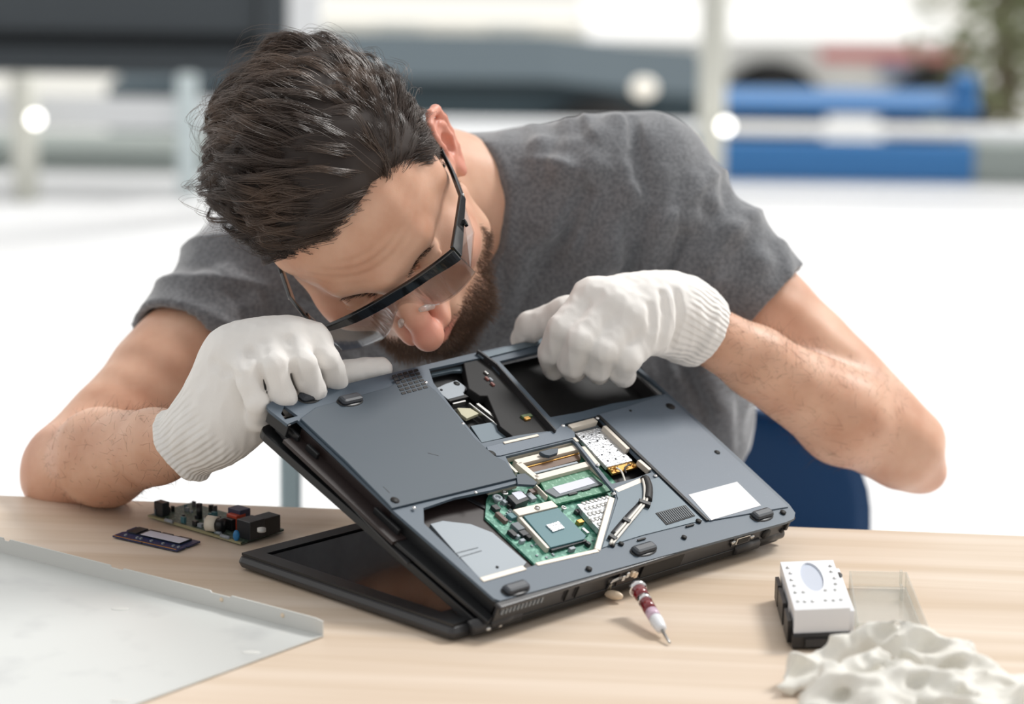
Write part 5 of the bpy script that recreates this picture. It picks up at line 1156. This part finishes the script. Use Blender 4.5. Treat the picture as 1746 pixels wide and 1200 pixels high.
# lip with small notches along its upper edge
prof = [(0, .0), (Lx, .0), (Lx, .0145)]; xs_ = [.285, .277, .262, .255, .23, .12, .113, .10, .075, .065, .03, .018]
n_ = np.linalg.norm(c1-c0)
for f_, hh in ((.99, .0145), (.985, .0125), (.97, .0125), (.965, .0145), (.64, .0145), (.635, .0128), (.60, .0128), (.595, .0145), (.33, .0145), (.325, .0130), (.27, .0130), (.265, .0145), (.05, .0140), (.02, .0138), (0, .0125)): prof.append((n_*f_, hh))
child_world(MB().prism(prof, 0, .0012, lambda s, t, z: tuple(c0+dx*s+np.array([0, 0, t])-dy*z)), 'upright_lip', M['sheetlip'], tray)
for px, py in ((378, 1022), (482, 1049)):
    d = ray(px, py); nn = np.cross(dx, [0, 0, 1]); t = ((c0-CAM)@nn)/(d@nn); p = CAM+d*t; child_world(MB().ball(p, .0017), 'lip_hole', M['cream'], tray)
for px, py in ((205, 1038), (205, 1195), (428, 1112)):
    p = atz(px, py, .0018); child_world(MB().ball(p, (.007, .004, .0008)), 'dimple', M['sheetlip'], tray)

# screwdriver bit case
wz0, wz1 = .012, .030
a = atz(1355, 1040, wz1); b = atz(1450, 1036, wz1); c_ = atz(1330, 956, wz1); d_ = atz(1421, 956, wz1)
bx = nrm(b-a); by = nrm((c_+d_)/2-(a+b)/2); Rc = np.array([bx, np.cross([0, 0, 1], bx), [0, 0, 1]]).T
w_, l_ = np.linalg.norm(b-a), np.linalg.norm((c_+d_)/2-(a+b)/2)
case = empty('bit_case', (a[0], a[1], 0), 'white and black screwdriver bit case with its clear lid folded open', 'bit case')
Fc = lambda s, t, z: (a[0]+bx[0]*s*w_+by[0]*t*l_, a[1]+bx[1]*s*w_+by[1]*t*l_, z)
bits = [(.10, .86), (.12, .74), (.10, .60), (.12, .48), (.10, .34), (.25, .34), (.10, .16), (.22, .15), (.36, .15), (.60, .16), (.74, .15), (.88, .16), (.66, .36), (.84, .36), (.90, .86), (.88, .74), (.90, .60), (.88, .48)]
ov = [(.5+.20*math.cos(t)*(1-.25*math.sin(t)*-1*.0), .66+.30*math.sin(t)) for t in np.linspace(0, 2*math.pi, 28, endpoint=False)]
hl = [[(x+.036*math.cos(t), y+.020*math.sin(t)) for t in np.linspace(0, 2*math.pi, 12, endpoint=False)] for x, y in bits]
o = child_world(MB().prism(sq(0, 0, 1, 1), wz0, wz1, Fc, holes=hl+[ov]), 'bit_tray', M['white'], case)
child_world(MB().prism(ov, wz0+.004, wz1-.0015, Fc), 'oval_recess', M['oval'], case)
child_world(MB().prism(sq(.02, .02, .98, .98), wz0, wz0+.004, Fc), 'tray_floor', M['chipgrey'], case)
o = child_world(MB().prism([(-.03, -.03), (1.03, -.03), (1.03, 1.0), (-.03, 1.0)], .0005, wz0, Fc), 'base', M['blkbase'], case); bevel(o, .002)
child_world(MB().prism([(.2, -.05), (.8, -.05), (.8, -.03), (.2, -.03)], .003, .009, Fc), 'latch', M['chip'], case)
for t0_, t1_ in ((.05, .30), (.40, .72), (.76, .95)): o = child_world(MB().prism(sq(-.10, t0_, -.03, t1_), .003, .020, Fc), 'side_clip', M['blkbase'], case)
o = child_world(MB().prism(sq(1.02, .10, 1.12, .98), .004, .024, Fc), 'side_rail', M['white'], case); bevel(o, .001)
q_ = Fc(1.07, .82, .0245); child_world(MB().ball(q_, (.0022, .006, .001)), 'rail_button', M['chip'], case)
for x, y in bits:
    p = Fc(x, y, 0); z0 = wz0+.004
    e = MB().tube([(p[0], p[1], z0), (p[0], p[1], wz1+.0005)], .0013, 6); e.tube([(p[0], p[1], wz1+.0005), (p[0], p[1], wz1+.0012)], [.0013, .0006], 6)
    e = e.build('screwdriver_bit', M['steel']); tag(e, 'small steel bit standing in a hole of the white bit case', 'screwdriver bit', 'steel bits in the white bit case')
# clear lid folded open to the right
lidz = .014
pa, pb, pc2, pd = [atz(*p, .001) for p in ((1460, 1090), (1583, 1098), (1545, 1002), (1447, 1000))]
def quadwall(p, q, z0, z1, th=.0012):
    t = nrm(np.array(q)-np.array(p)); n = np.array([-t[1], t[0], 0])*th; p = np.array(p); q = np.array(q)
    v = [(*(p)[:2], z0), (*(q)[:2], z0), (*(q+n)[:2], z0), (*(p+n)[:2], z0), (*(p)[:2], z1), (*(q)[:2], z1), (*(q+n)[:2], z1), (*(p+n)[:2], z1)]
    return v
mb = MB()
for p, q in ((pa, pb), (pb, pc2), (pc2, pd), (pd, pa)): mb.add(quadwall(p, q, .001, lidz), [(0,3,2,1),(4,5,6,7),(0,1,5,4),(1,2,6,5),(2,3,7,6),(3,0,4,7)])
mb.prism([tuple(p[:2]) for p in (pa, pb, pc2, pd)], .0008, .0020)
child_world(mb, 'clear_lid', M['acrylic'], case)
mb = MB()
for p in (atz(1536, 985, .010), atz(1537, 1010, .008)): mb.box(p, (.002, .004, .012))
child_world(mb, 'lid_hook', M['acrylic'], case)

# screwdriver resting between table and laptop
tip = atz(1142, 1096, .0022); top = atz(1085, 1000, .022)
sd = empty('screwdriver', tuple(tip), 'small red precision screwdriver lying point forward below the laptop ports', 'screwdriver')
D = top-tip; Pn = lambda t: tip+D*t
child_world(MB().tube([Pn(0), Pn(.03), Pn(.24)], [.0008, .0011, .0013], 12), 'shaft', M['steel'], sd)
child_world(MB().tube([Pn(.22), Pn(.25), Pn(.38), Pn(.42)], [.0026, .0042, .0052, .0050], 24), 'chuck', M['white'], sd)
child_world(MB().tube([Pn(.42), Pn(.54)], [.0050, .0050], 24), 'pink_band', M['pinkac'], sd)
child_world(MB().tube([Pn(.54), Pn(.72)], [.0050, .0052], 24), 'handle', M['redac'], sd)
child_world(MB().tube([Pn(.72), Pn(.78)], [.0054, .0054], 24), 'collar', M['chrome'], sd)
child_world(MB().tube([Pn(.78), Pn(.93)], [.0052, .0060], 24), 'grip', M['redac'], sd)
child_world(MB().tube([Pn(.93), Pn(.955), Pn(.985), Pn(1.0)], [.0066, .0072, .0066, .003], 24), 'swivel_cap', M['chrome'], sd)

# crumpled clear bag bottom right
fl_ = Field(axis(.10, .46, .002), axis(-.26, .03, .002), axis(-.002, .09, .002))
def bagpt(px, py, z): return atz(px, py, z)
for px, py, z, r, s in ((1400, 1160, .008, .024, .5), (1470, 1130, .012, .028, .6), (1530, 1120, .018, .026, .7), (1590, 1140, .014, .028, .6), (1650, 1175, .012, .028, .55), (1720, 1195, .008, .026, .5), (1500, 1180, .016, .032, .6), (1600, 1200, .012, .034, .5), (1430, 1210, .008, .03, .5), (1700, 1235, .008, .03, .5), (1520, 1240, .008, .04, .4)):
    fl_.ell(bagpt(px, py, z), (r, r, r*s), k=.012)
X, Y, Z = np.meshgrid(*[a.astype(float) for a in fl_.ax], indexing='ij'); Pq = np.stack([X, Y, Z], -1).reshape(-1, 3)
near = np.abs(fl_.G.ravel()) < .02; w = np.zeros(len(Pq)); Pn_ = Pq[near]
cre = 0
for sd_, sc in ((3, 9), (5, 17), (7, 33)): cre = cre+(.0070*9/sc)*(2*np.abs(wob(Pn_, sd_, sc, 4))-1)
w[near] = cre; fl_.G += w.reshape(fl_.G.shape).astype(np.float32)
fl_.G = np.maximum(fl_.G, (.0004-fl_.ax[2])[None, None, :])
V, Q = fl_.mesh(); V = smooth_mesh(V, Q, 1, .5); o = raw_mesh('plastic_bag', V, Q, M['bag']); tag(o, 'crumpled whitish clear plastic bag at the bottom right corner', 'plastic bag')
